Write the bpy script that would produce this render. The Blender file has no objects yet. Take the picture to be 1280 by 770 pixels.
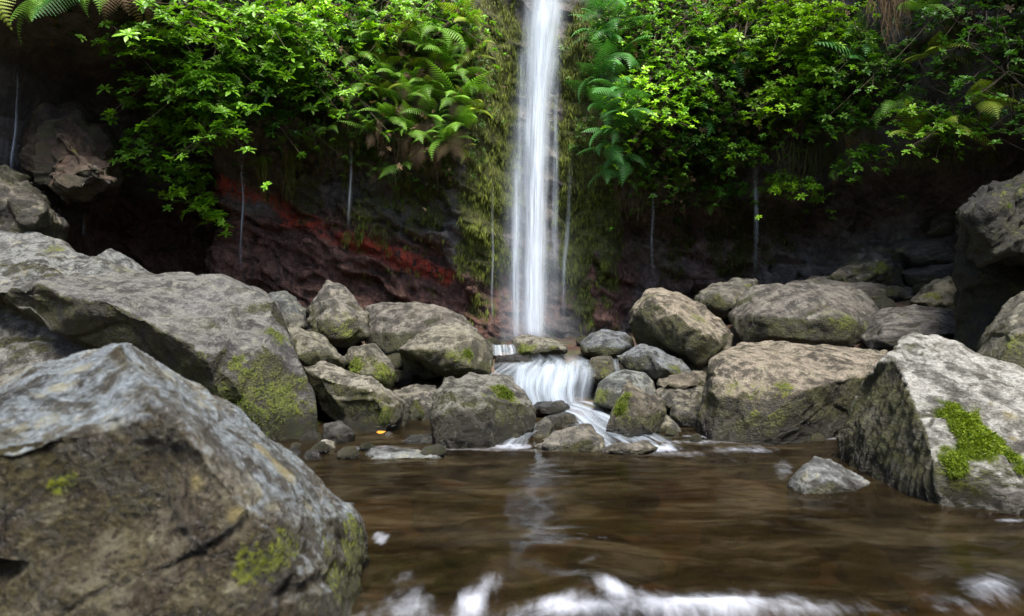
import bpy, bmesh, math, random
import numpy as np
from mathutils import Vector, Matrix, Euler

R = math.radians
rng = np.random.default_rng(7)
random.seed(7)
scene = bpy.context.scene
COL = scene.collection

# ------------------------------------------------------------------ camera
F = 1280 * 24 / 36.0
CAMZ = 1.0
cd = bpy.data.cameras.new('camera')
cam = bpy.data.objects.new('camera', cd)
COL.objects.link(cam)
cam.location = (0, 0, CAMZ)
cam.rotation_euler = (R(90), 0, 0)
cd.lens = 24
cd.sensor_width = 36
cd.clip_start = 0.05
cd.clip_end = 400
cd.dof.use_dof = True
cd.dof.focus_distance = 7.5
cd.dof.aperture_fstop = 2.6
scene.camera = cam

# ------------------------------------------------------------------ light
SUN_EL, SUN_AZ = 64, 162          # azimuth: degrees clockwise from +Y, the direction the light comes from
w = bpy.data.worlds.new('World')
scene.world = w
w.use_nodes = True
nt = w.node_tree
nt.nodes.clear()
sky = nt.nodes.new('ShaderNodeTexSky')
sky.sky_type = 'NISHITA'
sky.sun_disc = False
sky.sun_elevation = R(SUN_EL)
sky.sun_rotation = R(SUN_AZ)
sky.dust_density = 2.0
bg = nt.nodes.new('ShaderNodeBackground')
bg.inputs['Strength'].default_value = 0.13
wo = nt.nodes.new('ShaderNodeOutputWorld')
nt.links.new(sky.outputs[0], bg.inputs[0])
nt.links.new(bg.outputs[0], wo.inputs[0])

sl = bpy.data.lights.new('sun', 'SUN')
sl.energy = 3.4
sl.angle = R(22)
sl.color = (1.0, 0.94, 0.84)
so = bpy.data.objects.new('sun', sl)
COL.objects.link(so)
_d = Vector((math.sin(R(SUN_AZ)) * math.cos(R(SUN_EL)), math.cos(R(SUN_AZ)) * math.cos(R(SUN_EL)), math.sin(R(SUN_EL))))
so.rotation_euler = (-_d).to_track_quat('-Z', 'Y').to_euler()
so.location = (0, -5, 25)

scene.view_settings.view_transform = 'Standard'
scene.view_settings.look = 'None'
scene.view_settings.exposure = 1.5
scene.view_settings.gamma = 1.0
scene.render.engine = 'CYCLES'
cy = scene.cycles
cy.use_denoising = True
try:
    cy.denoiser = 'OPENIMAGEDENOISE'
except Exception:
    pass
cy.max_bounces = 6
cy.diffuse_bounces = 3
cy.glossy_bounces = 3
cy.transmission_bounces = 4
cy.transparent_max_bounces = 14
cy.caustics_reflective = False
cy.caustics_refractive = False
cy.sample_clamp_indirect = 4.0

# ------------------------------------------------------------------ helpers
def at(px, py, d):
    return np.array([(px - 640) / F * d, d, CAMZ + (385 - py) / F * d])

def S(t):
    t = np.clip(t, 0, 1)
    return t * t * (3 - 2 * t)

def _hash(ix, iy, iz):
    h = (ix.astype(np.int64) * 374761393 + iy.astype(np.int64) * 668265263 + iz.astype(np.int64) * 2147483647) & 0xFFFFFFFF
    h = ((h ^ (h >> 13)) * 1274126177) & 0xFFFFFFFF
    h = ((h ^ (h >> 16)) * 2246822519) & 0xFFFFFFFF
    return h ^ (h >> 15)

_G = rng.normal(size=(256, 3)).astype(np.float32)
_G /= np.linalg.norm(_G, axis=1)[:, None]

def pn(p):
    p = np.asarray(p, dtype=np.float32)
    f = np.floor(p)
    i = f.astype(np.int64)
    t = p - f
    u = t * t * t * (t * (t * 6 - 15) + 10)
    out = np.zeros(len(p), np.float32)
    for dx in (0, 1):
        wx = u[:, 0] if dx else 1 - u[:, 0]
        for dy in (0, 1):
            wy = u[:, 1] if dy else 1 - u[:, 1]
            for dz in (0, 1):
                wz = u[:, 2] if dz else 1 - u[:, 2]
                g = _G[_hash(i[:, 0] + dx, i[:, 1] + dy, i[:, 2] + dz) & 255]
                dot = (t[:, 0] - dx) * g[:, 0] + (t[:, 1] - dy) * g[:, 1] + (t[:, 2] - dz) * g[:, 2]
                out += wx * wy * wz * dot
    return out * 1.5

def fbm(p, octv=4, gain=0.5, lac=2.03):
    p = np.asarray(p, np.float32)
    o = np.zeros(len(p), np.float32)
    a, s = 1.0, 0.0
    for k in range(octv):
        o += a * pn(p + 17.3 * k)
        s += a
        a *= gain
        p = p * lac
    return o / s * 1.3

def ridged(p, octv=3, gain=0.5):
    p = np.asarray(p, np.float32)
    o = np.zeros(len(p), np.float32)
    a, s = 1.0, 0.0
    for k in range(octv):
        o += a * (1 - np.abs(pn(p + 9.1 * k)) * 2)
        s += a
        a *= gain
        p = p * 2.1
    return o / s

def worley(p):
    p = np.asarray(p, np.float32)
    f = np.floor(p).astype(np.int64)
    f1 = np.full(len(p), 9.0, np.float32)
    f2 = np.full(len(p), 9.0, np.float32)
    cid = np.zeros(len(p), np.float32)
    for dx in (-1, 0, 1):
        for dy in (-1, 0, 1):
            for dz in (-1, 0, 1):
                h = _hash(f[:, 0] + dx, f[:, 1] + dy, f[:, 2] + dz)
                qx = f[:, 0] + dx + (h & 1023) / 1023.0
                qy = f[:, 1] + dy + ((h >> 10) & 1023) / 1023.0
                qz = f[:, 2] + dz + ((h >> 20) & 1023) / 1023.0
                dd = np.sqrt((p[:, 0] - qx) ** 2 + (p[:, 1] - qy) ** 2 + (p[:, 2] - qz) ** 2).astype(np.float32)
                near = dd < f1
                f2 = np.where(near, f1, np.minimum(f2, dd))
                cid = np.where(near, ((h >> 5) & 255) / 255.0, cid)
                f1 = np.where(near, dd, f1)
    return f1, f2, cid.astype(np.float32)

def facets(p):
    """cells that each tilt their own way: a broken, flat-faced rock surface"""
    p = np.asarray(p, np.float32)
    f = np.floor(p).astype(np.int64)
    f1 = np.full(len(p), 9.0, np.float32); best = np.zeros(len(p), np.int64)
    dl = np.zeros((len(p), 3), np.float32); f2 = f1.copy()
    for dx in (-1, 0, 1):
        for dy in (-1, 0, 1):
            for dz in (-1, 0, 1):
                h = _hash(f[:, 0] + dx, f[:, 1] + dy, f[:, 2] + dz)
                e = p - (f + np.array([dx, dy, dz]) + np.stack([h & 1023, (h >> 10) & 1023, (h >> 20) & 1023], 1) / 1023.0).astype(np.float32)
                dd = np.sqrt((e ** 2).sum(1))
                near = dd < f1
                f2 = np.where(near, f1, np.minimum(f2, dd))
                best = np.where(near, h, best); dl[near] = e[near]
                f1 = np.where(near, dd, f1)
    g = _G[(best >> 7) & 255]
    return (dl * g).sum(1) + .35 * (((best >> 3) & 255) / 255.0 - .5), f2 - f1

def mesh_np(name, V, faces, smooth=True):
    """faces: (n,3) or (n,4) array, or a list of such arrays"""
    if not isinstance(faces, list):
        faces = [faces]
    me = bpy.data.meshes.new(name)
    V = np.ascontiguousarray(V, np.float32)
    me.vertices.add(len(V))
    me.vertices.foreach_set('co', V.ravel())
    loops = np.concatenate([np.asarray(f, np.int32).ravel() for f in faces])
    tot = np.concatenate([np.full(len(f), f.shape[1], np.int32) for f in faces])
    st = np.concatenate([[0], np.cumsum(tot)[:-1]]).astype(np.int32)
    me.loops.add(len(loops))
    me.loops.foreach_set('vertex_index', loops)
    me.polygons.add(len(tot))
    me.polygons.foreach_set('loop_start', st)
    me.polygons.foreach_set('use_smooth', np.full(len(tot), smooth, bool))
    me.update(calc_edges=True)
    me.validate()
    return me

def attr(me, name, vals):
    a = me.attributes.new(name, 'FLOAT', 'POINT')
    a.data.foreach_set('value', np.ascontiguousarray(vals, np.float32))

def link(name, me, mat=None, parent=None, loc=None):
    o = bpy.data.objects.new(name, me)
    COL.objects.link(o)
    if mat is not None:
        me.materials.append(mat)
    if parent is not None:
        o.parent = parent
    if loc is not None:
        o.location = loc
    return o

def tag(o, label=None, cat=None, group=None, kind=None):
    if label: o['label'] = label
    if cat: o['category'] = cat
    if group: o['group'] = group
    if kind: o['kind'] = kind
    return o

def grid_faces(nu, nv):
    i = np.arange(nu - 1)[:, None] * nv + np.arange(nv - 1)[None, :]
    i = i.ravel()
    return np.stack([i, i + nv, i + nv + 1, i + 1], 1)

# ------------------------------------------------------------------ materials
class N:
    def __init__(self, name):
        self.m = bpy.data.materials.new(name)
        self.m.use_nodes = True
        self.t = self.m.node_tree
        self.t.nodes.clear()
        self.out = self.t.nodes.new('ShaderNodeOutputMaterial')
    def n(self, kind, **kw):
        nd = self.t.nodes.new('ShaderNode' + kind)
        for k, v in kw.items():
            setattr(nd, k, v)
        return nd
    def l(self, a, b):
        self.t.links.new(a, b)
    def put(self, sock, v):
        if isinstance(v, bpy.types.NodeSocket):
            self.l(v, sock)
        else:
            sock.default_value = (*v, 1) if isinstance(v, tuple) and len(v) == 3 and sock.type == 'RGBA' else v
    def noise(self, vec, scale, detail=4, rough=0.55, dist=0.0):
        nd = self.n('TexNoise')
        nd.inputs['Scale'].default_value = scale
        nd.inputs['Detail'].default_value = detail
        nd.inputs['Roughness'].default_value = rough
        nd.inputs['Distortion'].default_value = dist
        self.l(vec, nd.inputs['Vector'])
        return nd.outputs['Fac']
    def ramp(self, fac, stops):
        nd = self.n('ValToRGB')
        e = nd.color_ramp.elements
        while len(e) < len(stops):
            e.new(0.5)
        for el, (p, c) in zip(e, stops):
            el.position = p
            el.color = (*c, 1) if isinstance(c, tuple) else (c, c, c, 1)
        self.l(fac, nd.inputs[0])
        return nd.outputs[0]
    def mix(self, fac, a, b, mode='MIX'):
        nd = self.n('MixRGB', blend_type=mode)
        self.put(nd.inputs[0], fac)
        self.put(nd.inputs[1], a)
        self.put(nd.inputs[2], b)
        return nd.outputs[0]
    def math(self, op, a, b=0.0, clamp=False):
        nd = self.n('Math', operation=op, use_clamp=clamp)
        self.put(nd.inputs[0], a)
        self.put(nd.inputs[1], b)
        return nd.outputs[0]
    def attr(self, name):
        return self.n('Attribute', attribute_name=name).outputs['Fac']
    def mapr(self, v, a, b, c=0.0, d=1.0):
        nd = self.n('MapRange', interpolation_type='SMOOTHSTEP')
        self.put(nd.inputs[0], v)
        for k, x in zip((1, 2, 3, 4), (a, b, c, d)):
            nd.inputs[k].default_value = x
        return nd.outputs[0]
    def coords(self, scale=None):
        tc = self.n('TexCoord').outputs['Object']
        oi = self.n('ObjectInfo').outputs['Random']
        off = self.n('VectorMath', operation='MULTIPLY')
        cmb = self.n('CombineXYZ')
        for k in range(3):
            self.l(oi, cmb.inputs[k])
        self.l(cmb.outputs[0], off.inputs[0])
        off.inputs[1].default_value = (37, 61, 83)
        ad = self.n('VectorMath', operation='ADD')
        self.l(tc, ad.inputs[0])
        self.l(off.outputs[0], ad.inputs[1])
        v = ad.outputs[0]
        if scale:
            v = self.scaled(v, scale)
        return v
    def scaled(self, v, s):
        m = self.n('VectorMath', operation='MULTIPLY')
        self.l(v, m.inputs[0])
        m.inputs[1].default_value = s
        return m.outputs[0]
    def bump(self, h, strength=0.5, dist=0.02):
        b = self.n('Bump')
        b.inputs['Strength'].default_value = strength
        b.inputs['Distance'].default_value = dist
        self.l(h, b.inputs['Height'])
        return b.outputs[0]
    def bsdf(self, col, rough, normal=None, spec=0.4):
        p = self.n('BsdfPrincipled')
        self.put(p.inputs['Base Color'], col)
        self.put(p.inputs['Roughness'], rough)
        p.inputs['Specular IOR Level'].default_value = spec
        if normal is not None:
            self.l(normal, p.inputs['Normal'])
        return p
    def done(self, sh):
        self.l(sh, self.out.inputs['Surface'])
        return self.m

def rock_material(name, dark, mid, light, pale=(0.42, 0.40, 0.35), algae_shade=(0.042, 0.038, 0.014), fine=1.0, stretch=(1, 1, 1), gloss=.60, k=.38, lich=.55, film=.9):
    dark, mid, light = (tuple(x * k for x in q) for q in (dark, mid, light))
    pale = tuple(x * min(1, k * 1.22) for x in pale)
    b = N(name)
    v = b.coords(stretch)
    n1 = b.noise(v, 2.2 * fine, 10, 0.70, 0.15)
    n2 = b.noise(v, 9 * fine, 8, 0.72, 0.1)
    n3 = b.noise(v, 60 * fine, 4, 0.65)
    n4 = b.noise(v, 4.5 * fine, 8, 0.74, 0.2)
    c = b.ramp(n1, [(0.34, dark), (0.48, mid), (0.60, light)])
    c = b.mix(0.85, c, b.ramp(n2, [(0.30, 0.22), (0.47, 0.80), (0.64, 1.45)]), 'MULTIPLY')
    n5 = b.noise(v, 1.1 * fine, 4, 0.6, 0.3)
    c = b.mix(.8, c, b.ramp(n5, [(0.37, .30), (0.49, .85), (0.60, 1.35)]), 'MULTIPLY')
    c = b.mix(b.math('MULTIPLY', b.mapr(n4, 0.52, 0.62), lich * .7), c, b.mix(n3, (0.050, 0.042, 0.014), (0.15, 0.128, 0.052)))
    c = b.mix(b.math('MULTIPLY', b.mapr(n3, 0.54, 0.66), 0.55), c, light)
    c = b.mix(b.math('MULTIPLY', b.mapr(n3, 0.47, 0.36), 0.75), c, dark)
    al = b.math('MULTIPLY', b.attr('algae_shade'), b.mapr(n2, 0.34, 0.56, 0.62, 1.0), True)
    c = b.mix(al, c, b.mix(b.mapr(n3, .3, .7), tuple(x * .20 for x in algae_shade), tuple(x * 1.05 for x in algae_shade)))  # olive growth tint, darkened to double as painted shade on rock fronts
    fm = b.math('MULTIPLY', b.math('MULTIPLY', b.attr('algae_shade'), b.mapr(n4, .42, .55), True), film)
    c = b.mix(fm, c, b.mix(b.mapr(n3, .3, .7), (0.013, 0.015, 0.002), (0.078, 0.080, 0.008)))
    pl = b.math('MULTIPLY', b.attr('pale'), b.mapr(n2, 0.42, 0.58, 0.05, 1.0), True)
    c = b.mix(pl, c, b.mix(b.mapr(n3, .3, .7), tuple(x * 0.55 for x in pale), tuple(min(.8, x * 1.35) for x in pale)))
    vo = b.n('TexVoronoi', feature='F1')
    vo.inputs['Scale'].default_value = 11 * fine
    wv = b.n('VectorMath', operation='ADD')
    b.l(v, wv.inputs[0]); b.l(b.scaled(n2, (.12, .12, .12)), wv.inputs[1])
    b.l(wv.outputs[0], vo.inputs['Vector'])
    sp = b.math('MULTIPLY', b.mapr(vo.outputs['Distance'], 0.36, 0.22), b.mapr(n4, 0.46, 0.56))
    sp = b.math('MULTIPLY', sp, b.math('SUBTRACT', 1.0, b.math('MULTIPLY', b.attr('algae_shade'), .75)))
    c = b.mix(b.math('MULTIPLY', sp, lich), c, b.mix(n3, (0.16, 0.15, 0.105), (0.35, 0.34, 0.27)))
    c = b.mix(b.attr('spot'), c, b.mix(n2, (0.20, 0.155, 0.045), (0.34, 0.29, 0.15)))
    mo = b.math('ADD', b.attr('moss'), b.math('MULTIPLY', b.math('SUBTRACT', b.math('ADD', b.math('MULTIPLY', n2, .6), b.math('MULTIPLY', n3, .4)), 0.5), 2.6))
    mf = b.mapr(mo, 0.42, 0.72)
    mc = b.mix(b.mapr(n3, 0.32, 0.68), (0.010, 0.018, 0.002), (0.135, 0.155, 0.008))
    c = b.mix(mf, c, mc)
    c = b.mix(1.0, c, b.ramp(b.n('ObjectInfo').outputs['Random'], [(0, (.82, .86, .92)), (.35, (1.02, 1.0, .94)), (.65, (.92, .94, .86)), (1, (1.03, .99, .91))]), 'MULTIPLY')
    wet = b.attr('wet')
    c = b.mix(wet, c, b.mix(1.0, c, (0.28, 0.26, 0.25), 'MULTIPLY'))
    h = b.math('ADD', b.math('MULTIPLY', n2, 1.0), b.math('MULTIPLY', n3, 0.42))
    h = b.math('ADD', h, b.math('MULTIPLY', n1, 0.6))
    nrm = b.bump(h, 1.0, 0.055 / fine)
    rg = b.math('SUBTRACT', gloss, b.math('MULTIPLY', wet, gloss - .2))
    rg = b.math('ADD', rg, b.math('MULTIPLY', b.math('SUBTRACT', n4, .5), .5))
    p = b.bsdf(c, rg, nrm, 0.5)
    return b.done(p.outputs[0])

MR = {
    'grey':  rock_material('grey_rock', (0.050, 0.046, 0.042), (0.150, 0.142, 0.130), (0.33, 0.32, 0.30)),
    'olive': rock_material('olive_rock', (0.034, 0.031, 0.022), (0.105, 0.097, 0.068), (0.27, 0.255, 0.195), algae_shade=(0.050, 0.046, 0.014), k=.42, lich=.7),
    'tan':   rock_material('tan_rock', (0.052, 0.042, 0.030), (0.155, 0.132, 0.098), (0.33, 0.29, 0.23), pale=(0.50, 0.44, 0.37)),
    'white': rock_material('whitish_rock', (0.12, 0.105, 0.08), (0.31, 0.29, 0.235), (0.50, 0.48, 0.42), pale=(0.66, 0.64, 0.58), fine=0.9, stretch=(1, 0.6, 2.2), gloss=.5, k=.50, lich=.25, algae_shade=(0.085, 0.078, 0.032)),
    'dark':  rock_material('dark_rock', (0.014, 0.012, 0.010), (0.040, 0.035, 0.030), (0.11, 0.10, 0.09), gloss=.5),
    'slate': rock_material('slate_rock', (0.040, 0.042, 0.045), (0.110, 0.118, 0.125), (0.24, 0.255, 0.27), pale=(0.42, 0.45, 0.48), gloss=.55),
    'mauve': rock_material('mauve_rock', (0.050, 0.042, 0.036), (0.125, 0.108, 0.098), (0.24, 0.21, 0.195), pale=(0.32, 0.29, 0.26), stretch=(0.6, 1, 2.2)),
    'near':  rock_material('weathered_rock', (0.024, 0.018, 0.014), (0.110, 0.090, 0.064), (0.36, 0.34, 0.28), pale=(0.30, 0.35, 0.42), algae_shade=(0.044, 0.033, 0.019), fine=.85, gloss=.20, lich=.7, k=.56, film=.22),  # pale tone tinted blue, painting sky sheen onto the top
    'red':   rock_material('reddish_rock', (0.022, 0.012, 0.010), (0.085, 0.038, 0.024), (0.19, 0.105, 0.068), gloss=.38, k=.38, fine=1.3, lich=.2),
    'black': rock_material('black_mossy_rock', (0.010, 0.010, 0.008), (0.026, 0.024, 0.017), (0.10, 0.09, 0.065), algae_shade=(0.012, 0.012, 0.004), k=.14, lich=.05, film=.3),
}

def leaf_material(name, c0, c1, trans=0.30, rough=0.42, vary=0.25):
    b = N(name)
    tone = b.attr('tone')
    rnd = b.n('ObjectInfo').outputs['Random']
    c = b.mix(tone, c0, c1)
    c = b.mix(1.0, c, b.ramp(rnd, [(0.0, 1 - vary), (1.0, 1 + vary)]), 'MULTIPLY')
    p = b.bsdf(c, rough, None, 0.45)
    tr = b.n('BsdfTranslucent')
    b.l(b.mix(1.0, c, (1.15, 1.25, 0.6), 'MULTIPLY'), tr.inputs['Color'])
    mx = b.n('MixShader')
    mx.inputs[0].default_value = trans
    b.l(p.outputs[0], mx.inputs[1])
    b.l(tr.outputs[0], mx.inputs[2])
    return b.done(mx.outputs[0])

ML = {
    'green':  leaf_material('green_leaves', (0.042, 0.150, 0.010), (0.235, 0.490, 0.026)),
    'bright': leaf_material('bright_leaves', (0.088, 0.263, 0.010), (0.375, 0.650, 0.027)),
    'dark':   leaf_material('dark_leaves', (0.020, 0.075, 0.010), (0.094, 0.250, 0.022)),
    'fern':   leaf_material('fern_green', (0.088, 0.250, 0.025), (0.300, 0.537, 0.056), rough=0.55),
    'fernb':  leaf_material('fern_yellow', (0.175, 0.275, 0.019), (0.450, 0.550, 0.056), rough=0.55),
    'teal':   leaf_material('fern_deep_green', (0.037, 0.169, 0.040), (0.150, 0.413, 0.081), rough=0.5),
    'dry':    leaf_material('dry_frond', (0.069, 0.043, 0.020), (0.213, 0.144, 0.075), trans=0.15, rough=0.8),
    'moss':   leaf_material('moss_blades', (0.040, 0.075, 0.005), (0.200, 0.265, 0.012), trans=0.25, rough=0.7),
    'wmoss':  leaf_material('wall_moss', (0.055, 0.085, 0.010), (0.31, 0.37, 0.05), trans=0.2, rough=0.75, vary=0.1),
    'creep':  leaf_material('creeper_leaves', (0.022, 0.069, 0.010), (0.138, 0.263, 0.027), vary=0.05),
    'brownm': leaf_material('brown_moss', (0.024, 0.030, 0.006), (0.125, 0.145, 0.022), trans=0.15, rough=0.8, vary=0.05),
    'orange': leaf_material('orange_leaf', (0.500, 0.175, 0.013), (0.688, 0.275, 0.025)),
}
_b = N('bark')
_v = _b.coords()
MBARK = _b.done(_b.bsdf(_b.ramp(_b.noise(_v, 12, 5), [(0.3, (0.03, 0.022, 0.014)), (0.7, (0.11, 0.085, 0.055))]), 0.85).outputs[0])

# falling water: soft white threads, see-through between them
def water_fall_material(name, su, sv, lo, hi, amax=0.95, col=(0.80, 0.88, 0.97)):
    b = N(name)
    uv = b.n('UVMap').outputs[0]
    v1 = b.scaled(uv, (su, sv, 1))
    n1 = b.noise(v1, 1.0, 5, 0.6, 0.15)
    n2 = b.noise(b.scaled(uv, (su * 4, sv * 1.6, 1)), 1.0, 3, 0.5)
    st = b.math('ADD', b.math('MULTIPLY', n1, 0.82), b.math('MULTIPLY', n2, 0.18))
    a = b.mapr(st, lo, hi)
    a = b.math('MULTIPLY', a, b.attr('fade'), True)
    a = b.math('MULTIPLY', a, amax, True)
    d = b.n('BsdfDiffuse'); d.inputs['Color'].default_value = (*col, 1)
    t = b.n('BsdfTranslucent'); t.inputs['Color'].default_value = (*col, 1)
    m1 = b.n('MixShader'); m1.inputs[0].default_value = 0.4
    b.l(d.outputs[0], m1.inputs[1]); b.l(t.outputs[0], m1.inputs[2])
    tr = b.n('BsdfTransparent')
    m2 = b.n('MixShader')
    b.l(a, m2.inputs[0]); b.l(tr.outputs[0], m2.inputs[1]); b.l(m1.outputs[0], m2.inputs[2])
    return b.done(m2.outputs[0])

MW_CORE = water_fall_material('falling_water', 5, 0.50, 0.22, 0.62, 0.92, (0.78, 0.85, 0.94))
MW_VEIL = water_fall_material('falling_water_veil', 5, 0.7, 0.26, 0.80, 0.45, (0.70, 0.79, 0.90))
MW_MIST = water_fall_material('spray', 1.2, 0.6, 0.1, 0.9, 0.22, (0.70, 0.79, 0.90))
MW_THIN = water_fall_material('trickling_water', 2.5, 1.2, 0.26, 0.66, 0.62)
MW_CASC = water_fall_material('cascade_water', 9, 0.7, 0.30, 0.74, 0.80, (0.60, 0.69, 0.80))
MW_CHUTE = water_fall_material('chute_water', 8, 1.0, 0.34, 0.78, 0.75, (0.58, 0.67, 0.78))

# ------------------------------------------------------------------ boulders
BASES = []      # (x, y, z) where the ground has to meet a rock
ROCKS = []

def hull_bm(bm, pts):
    vs = [bm.verts.new(p) for p in pts]
    r = bmesh.ops.convex_hull(bm, input=vs)
    bad = [g for g in r.get('geom_interior', []) if isinstance(g, bmesh.types.BMVert)]
    bad += [g for g in r.get('geom_unused', []) if isinstance(g, bmesh.types.BMVert)]
    bmesh.ops.delete(bm, geom=list(set(v for v in bad if v.is_valid)), context='VERTS')

def hull_points(d, thick, sil, front=None, shrink=0.82, sink=0.0):
    """sil: outline as seen, (px, py[, dd]); front: nearer points (px, py, dd)."""
    ys = [p[1] for p in sil]
    y0, y1 = min(ys), max(ys)
    cx, cyy = sum(p[0] for p in sil) / len(sil), sum(ys) / len(ys)
    P = []
    for p in sil:
        h = (p[1] - y0) / max(1, y1 - y0)
        dd = p[2] if len(p) > 2 else thick * (0.50 if h < 0.45 else (0.30 if h < 0.75 else 0.12))
        P.append(at(p[0], p[1], d + dd))
        q = (cx + (p[0] - cx) * shrink, cyy + (p[1] - cyy) * shrink)
        P.append(at(q[0], q[1], d + thick))
        if sink and h > 0.7:
            b = at(p[0], p[1], d + dd); b[2] -= sink
            P.append(b)
            c = at(q[0], q[1], d + thick); c[2] -= sink
            P.append(c)
    if front is None:
        front = []
        for p in sil:
            h = (p[1] - y0) / max(1, y1 - y0)
            k = 0.62
            front.append((cx + (p[0] - cx) * k, cyy + (p[1] - cyy) * k + 0.04 * (y1 - y0), thick * (0.16 if h < 0.4 else 0.02)))
    for p in front:
        P.append(at(p[0], p[1], d + p[2]))
    return P

def rock(label, d, thick, hulls, mat='grey', seed=0, rough=1.0, smooth=1, moss=(), mossy=0.0, algae_shade=0.5, pale=0.3, wetz=0.24,
         sink=0.0, cat='boulder', group='boulders around the pool', name='boulder', vox=None, base=True, strata=None, tufts=0, tuft_len=0.035, cracks=1.0, mosstop=0.0, spots=(), flank=None):
    bm = bmesh.new()
    for hspec in hulls:
        sil, front = (hspec if isinstance(hspec, tuple) else (hspec, None))
        hd, ht = d, thick
        if front is not None and isinstance(front, dict):
            hd = d + front.get('d', 0); ht = front.get('t', thick); front = front.get('f')
        hull_bm(bm, hull_points(hd, ht, sil, front, sink=sink))
    me = bpy.data.meshes.new('rock_base')
    bm.to_mesh(me); bm.free()
    tmp = bpy.data.objects.new('tmp_rock', me)
    COL.objects.link(tmp)
    if vox is None:
        vox = min(max(d * 0.0030, 0.009), 0.024)
    m = tmp.modifiers.new('r', 'REMESH'); m.mode = 'VOXEL'; m.voxel_size = vox; m.adaptivity = 0
    if smooth:
        m = tmp.modifiers.new('s', 'SMOOTH'); m.iterations = smooth; m.factor = 0.6
    dg = bpy.context.evaluated_depsgraph_get()
    ev = tmp.evaluated_get(dg)
    me2 = bpy.data.meshes.new_from_object(ev)
    COL.objects.unlink(tmp); bpy.data.objects.remove(tmp); bpy.data.meshes.remove(me)
    n = len(me2.vertices)
    V = np.empty(n * 3, np.float32); me2.vertices.foreach_get('co', V); V = V.reshape(-1, 3)
    NN = np.empty(n * 3, np.float32); me2.vertices.foreach_get('normal', NN); NN = NN.reshape(-1, 3)
    lo, hi = V.min(0), V.max(0)
    s = float(np.linalg.norm(hi - lo)) / 2
    off = np.array([seed * 3.7 + 11, seed * 1.9 + 5, seed * 5.3 + 2], np.float32)
    q = V / s + off
    warp = np.stack([pn(q * 2 + 3), pn(q * 2 + 40), pn(q * 2 + 80)], 1) * 0.25
    disp = 0.045 * fbm(q * 1.6, 3)
    fa_, ed = facets((q + warp * .5) * np.array([1.7, 1.7, 2.1], np.float32))
    disp += 0.085 * fa_ * S(ed * 9)
    fa_, ed = facets((q + warp * .35) * 4.6)
    disp += 0.036 * fa_ * S(ed * 7)
    fa_, ed = facets((q + warp * .2) * 11)
    disp += 0.012 * fa_ * S(ed * 6)
    cr = np.abs(pn(q * 2.6 + 70))
    disp -= cracks * 0.022 * np.exp(-(cr / 0.02) ** 2) * S((pn(q * 1.3 + 20) + 0.05) * 4)
    disp += 0.024 * fbm(q * 7, 5, 0.62)
    disp *= rough * s
    disp += 0.006 * fbm(V * 26 + off, 3, .6)
    if strata is not None:
        sv, amp, freq = strata
        sv = np.array(sv, np.float32); sv /= np.linalg.norm(sv)
        tt = V @ sv
        lam = pn(np.stack([tt * freq, V[:, 0] * 0.9 + seed, V[:, 2] * 0.9], 1))
        lam2 = pn(np.stack([tt * freq * 2.7, V[:, 0] * 1.5 + seed, V[:, 2] * 1.5], 1))
        disp += amp * (lam + 0.5 * lam2)
    fl = None
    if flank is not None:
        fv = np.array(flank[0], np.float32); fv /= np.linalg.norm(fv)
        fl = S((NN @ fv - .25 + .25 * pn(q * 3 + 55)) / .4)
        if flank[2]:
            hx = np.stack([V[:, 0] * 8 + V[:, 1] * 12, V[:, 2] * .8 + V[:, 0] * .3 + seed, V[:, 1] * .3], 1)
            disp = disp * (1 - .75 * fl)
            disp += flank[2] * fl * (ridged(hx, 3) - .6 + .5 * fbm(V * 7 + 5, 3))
    V = V + NN * disp[:, None]
    me2.vertices.foreach_set('co', V.ravel()); me2.update()
    N2 = np.empty(n * 3, np.float32); me2.vertices.foreach_get('normal', N2); N2 = N2.reshape(-1, 3)
    # growth masks; steep faces get shade and tops light painted in too
    nz = N2[:, 2]
    g1 = fbm(V * 1.7 + off, 4, 0.6)
    g2 = fbm(V * 6 + off + 9, 3, 0.6)
    al = np.clip(S((0.60 - nz + 0.60 * g1) / 0.5) * algae_shade * 2.1 + .32 * S(g1 * 2.2), 0, .97)
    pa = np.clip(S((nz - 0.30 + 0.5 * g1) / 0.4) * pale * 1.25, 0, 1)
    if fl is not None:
        al = np.maximum(al, fl * flank[1]); pa = pa * (1 - fl)  # chosen side darkened in colour: growth plus painted shade
    mo = np.clip(mossy * (0.55 + 1.2 * g1 + 0.5 * g2), 0, 1)
    if mosstop:
        mo = np.maximum(mo, mosstop * S((nz - 0.35 + 0.7 * g1) / 0.4))
    ppx = 640 + F * V[:, 0] / V[:, 1]
    ppy = 385 - F * (V[:, 2] - CAMZ) / V[:, 1]
    for (mx, my, mr, ms) in moss:
        dp = (ppx - mx) ** 2 + (ppy - my) ** 2
        cand = np.where(dp < (dp.min() + 30))[0]
        c = V[cand[np.argmin(V[cand, 1])]]
        rr = mr / F * c[1]
        ds = np.linalg.norm((V - c) * np.array([1, .7, 1.0], np.float32), axis=1)
        mo = np.maximum(mo, ms * S((1.95 - ds / rr + 1.0 * g1 + 1.0 * g2) * .5))
    spt = np.zeros(n)
    for (mx, my, mr) in spots:
        dp = (ppx - mx) ** 2 + (ppy - my) ** 2
        cand = np.where(dp < (dp.min() + 30))[0]
        c = V[cand[np.argmin(V[cand, 1])]]
        ds = np.linalg.norm(V - c, axis=1) / (mr / F * c[1])
        spt = np.maximum(spt, S((1.05 - ds + .9 * g2 + .6 * g1) / .6) * .6)
    wet = S((wetz - V[:, 2] + 0.22 * g1 + .05 * g2) / 0.12) if wetz is not None else np.zeros(n)
    me2.polygons.foreach_set('use_smooth', np.ones(len(me2.polygons), bool))
    ctr = np.array([(lo[0] + hi[0]) / 2, (lo[1] + hi[1]) / 2, lo[2]], np.float32)
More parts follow.
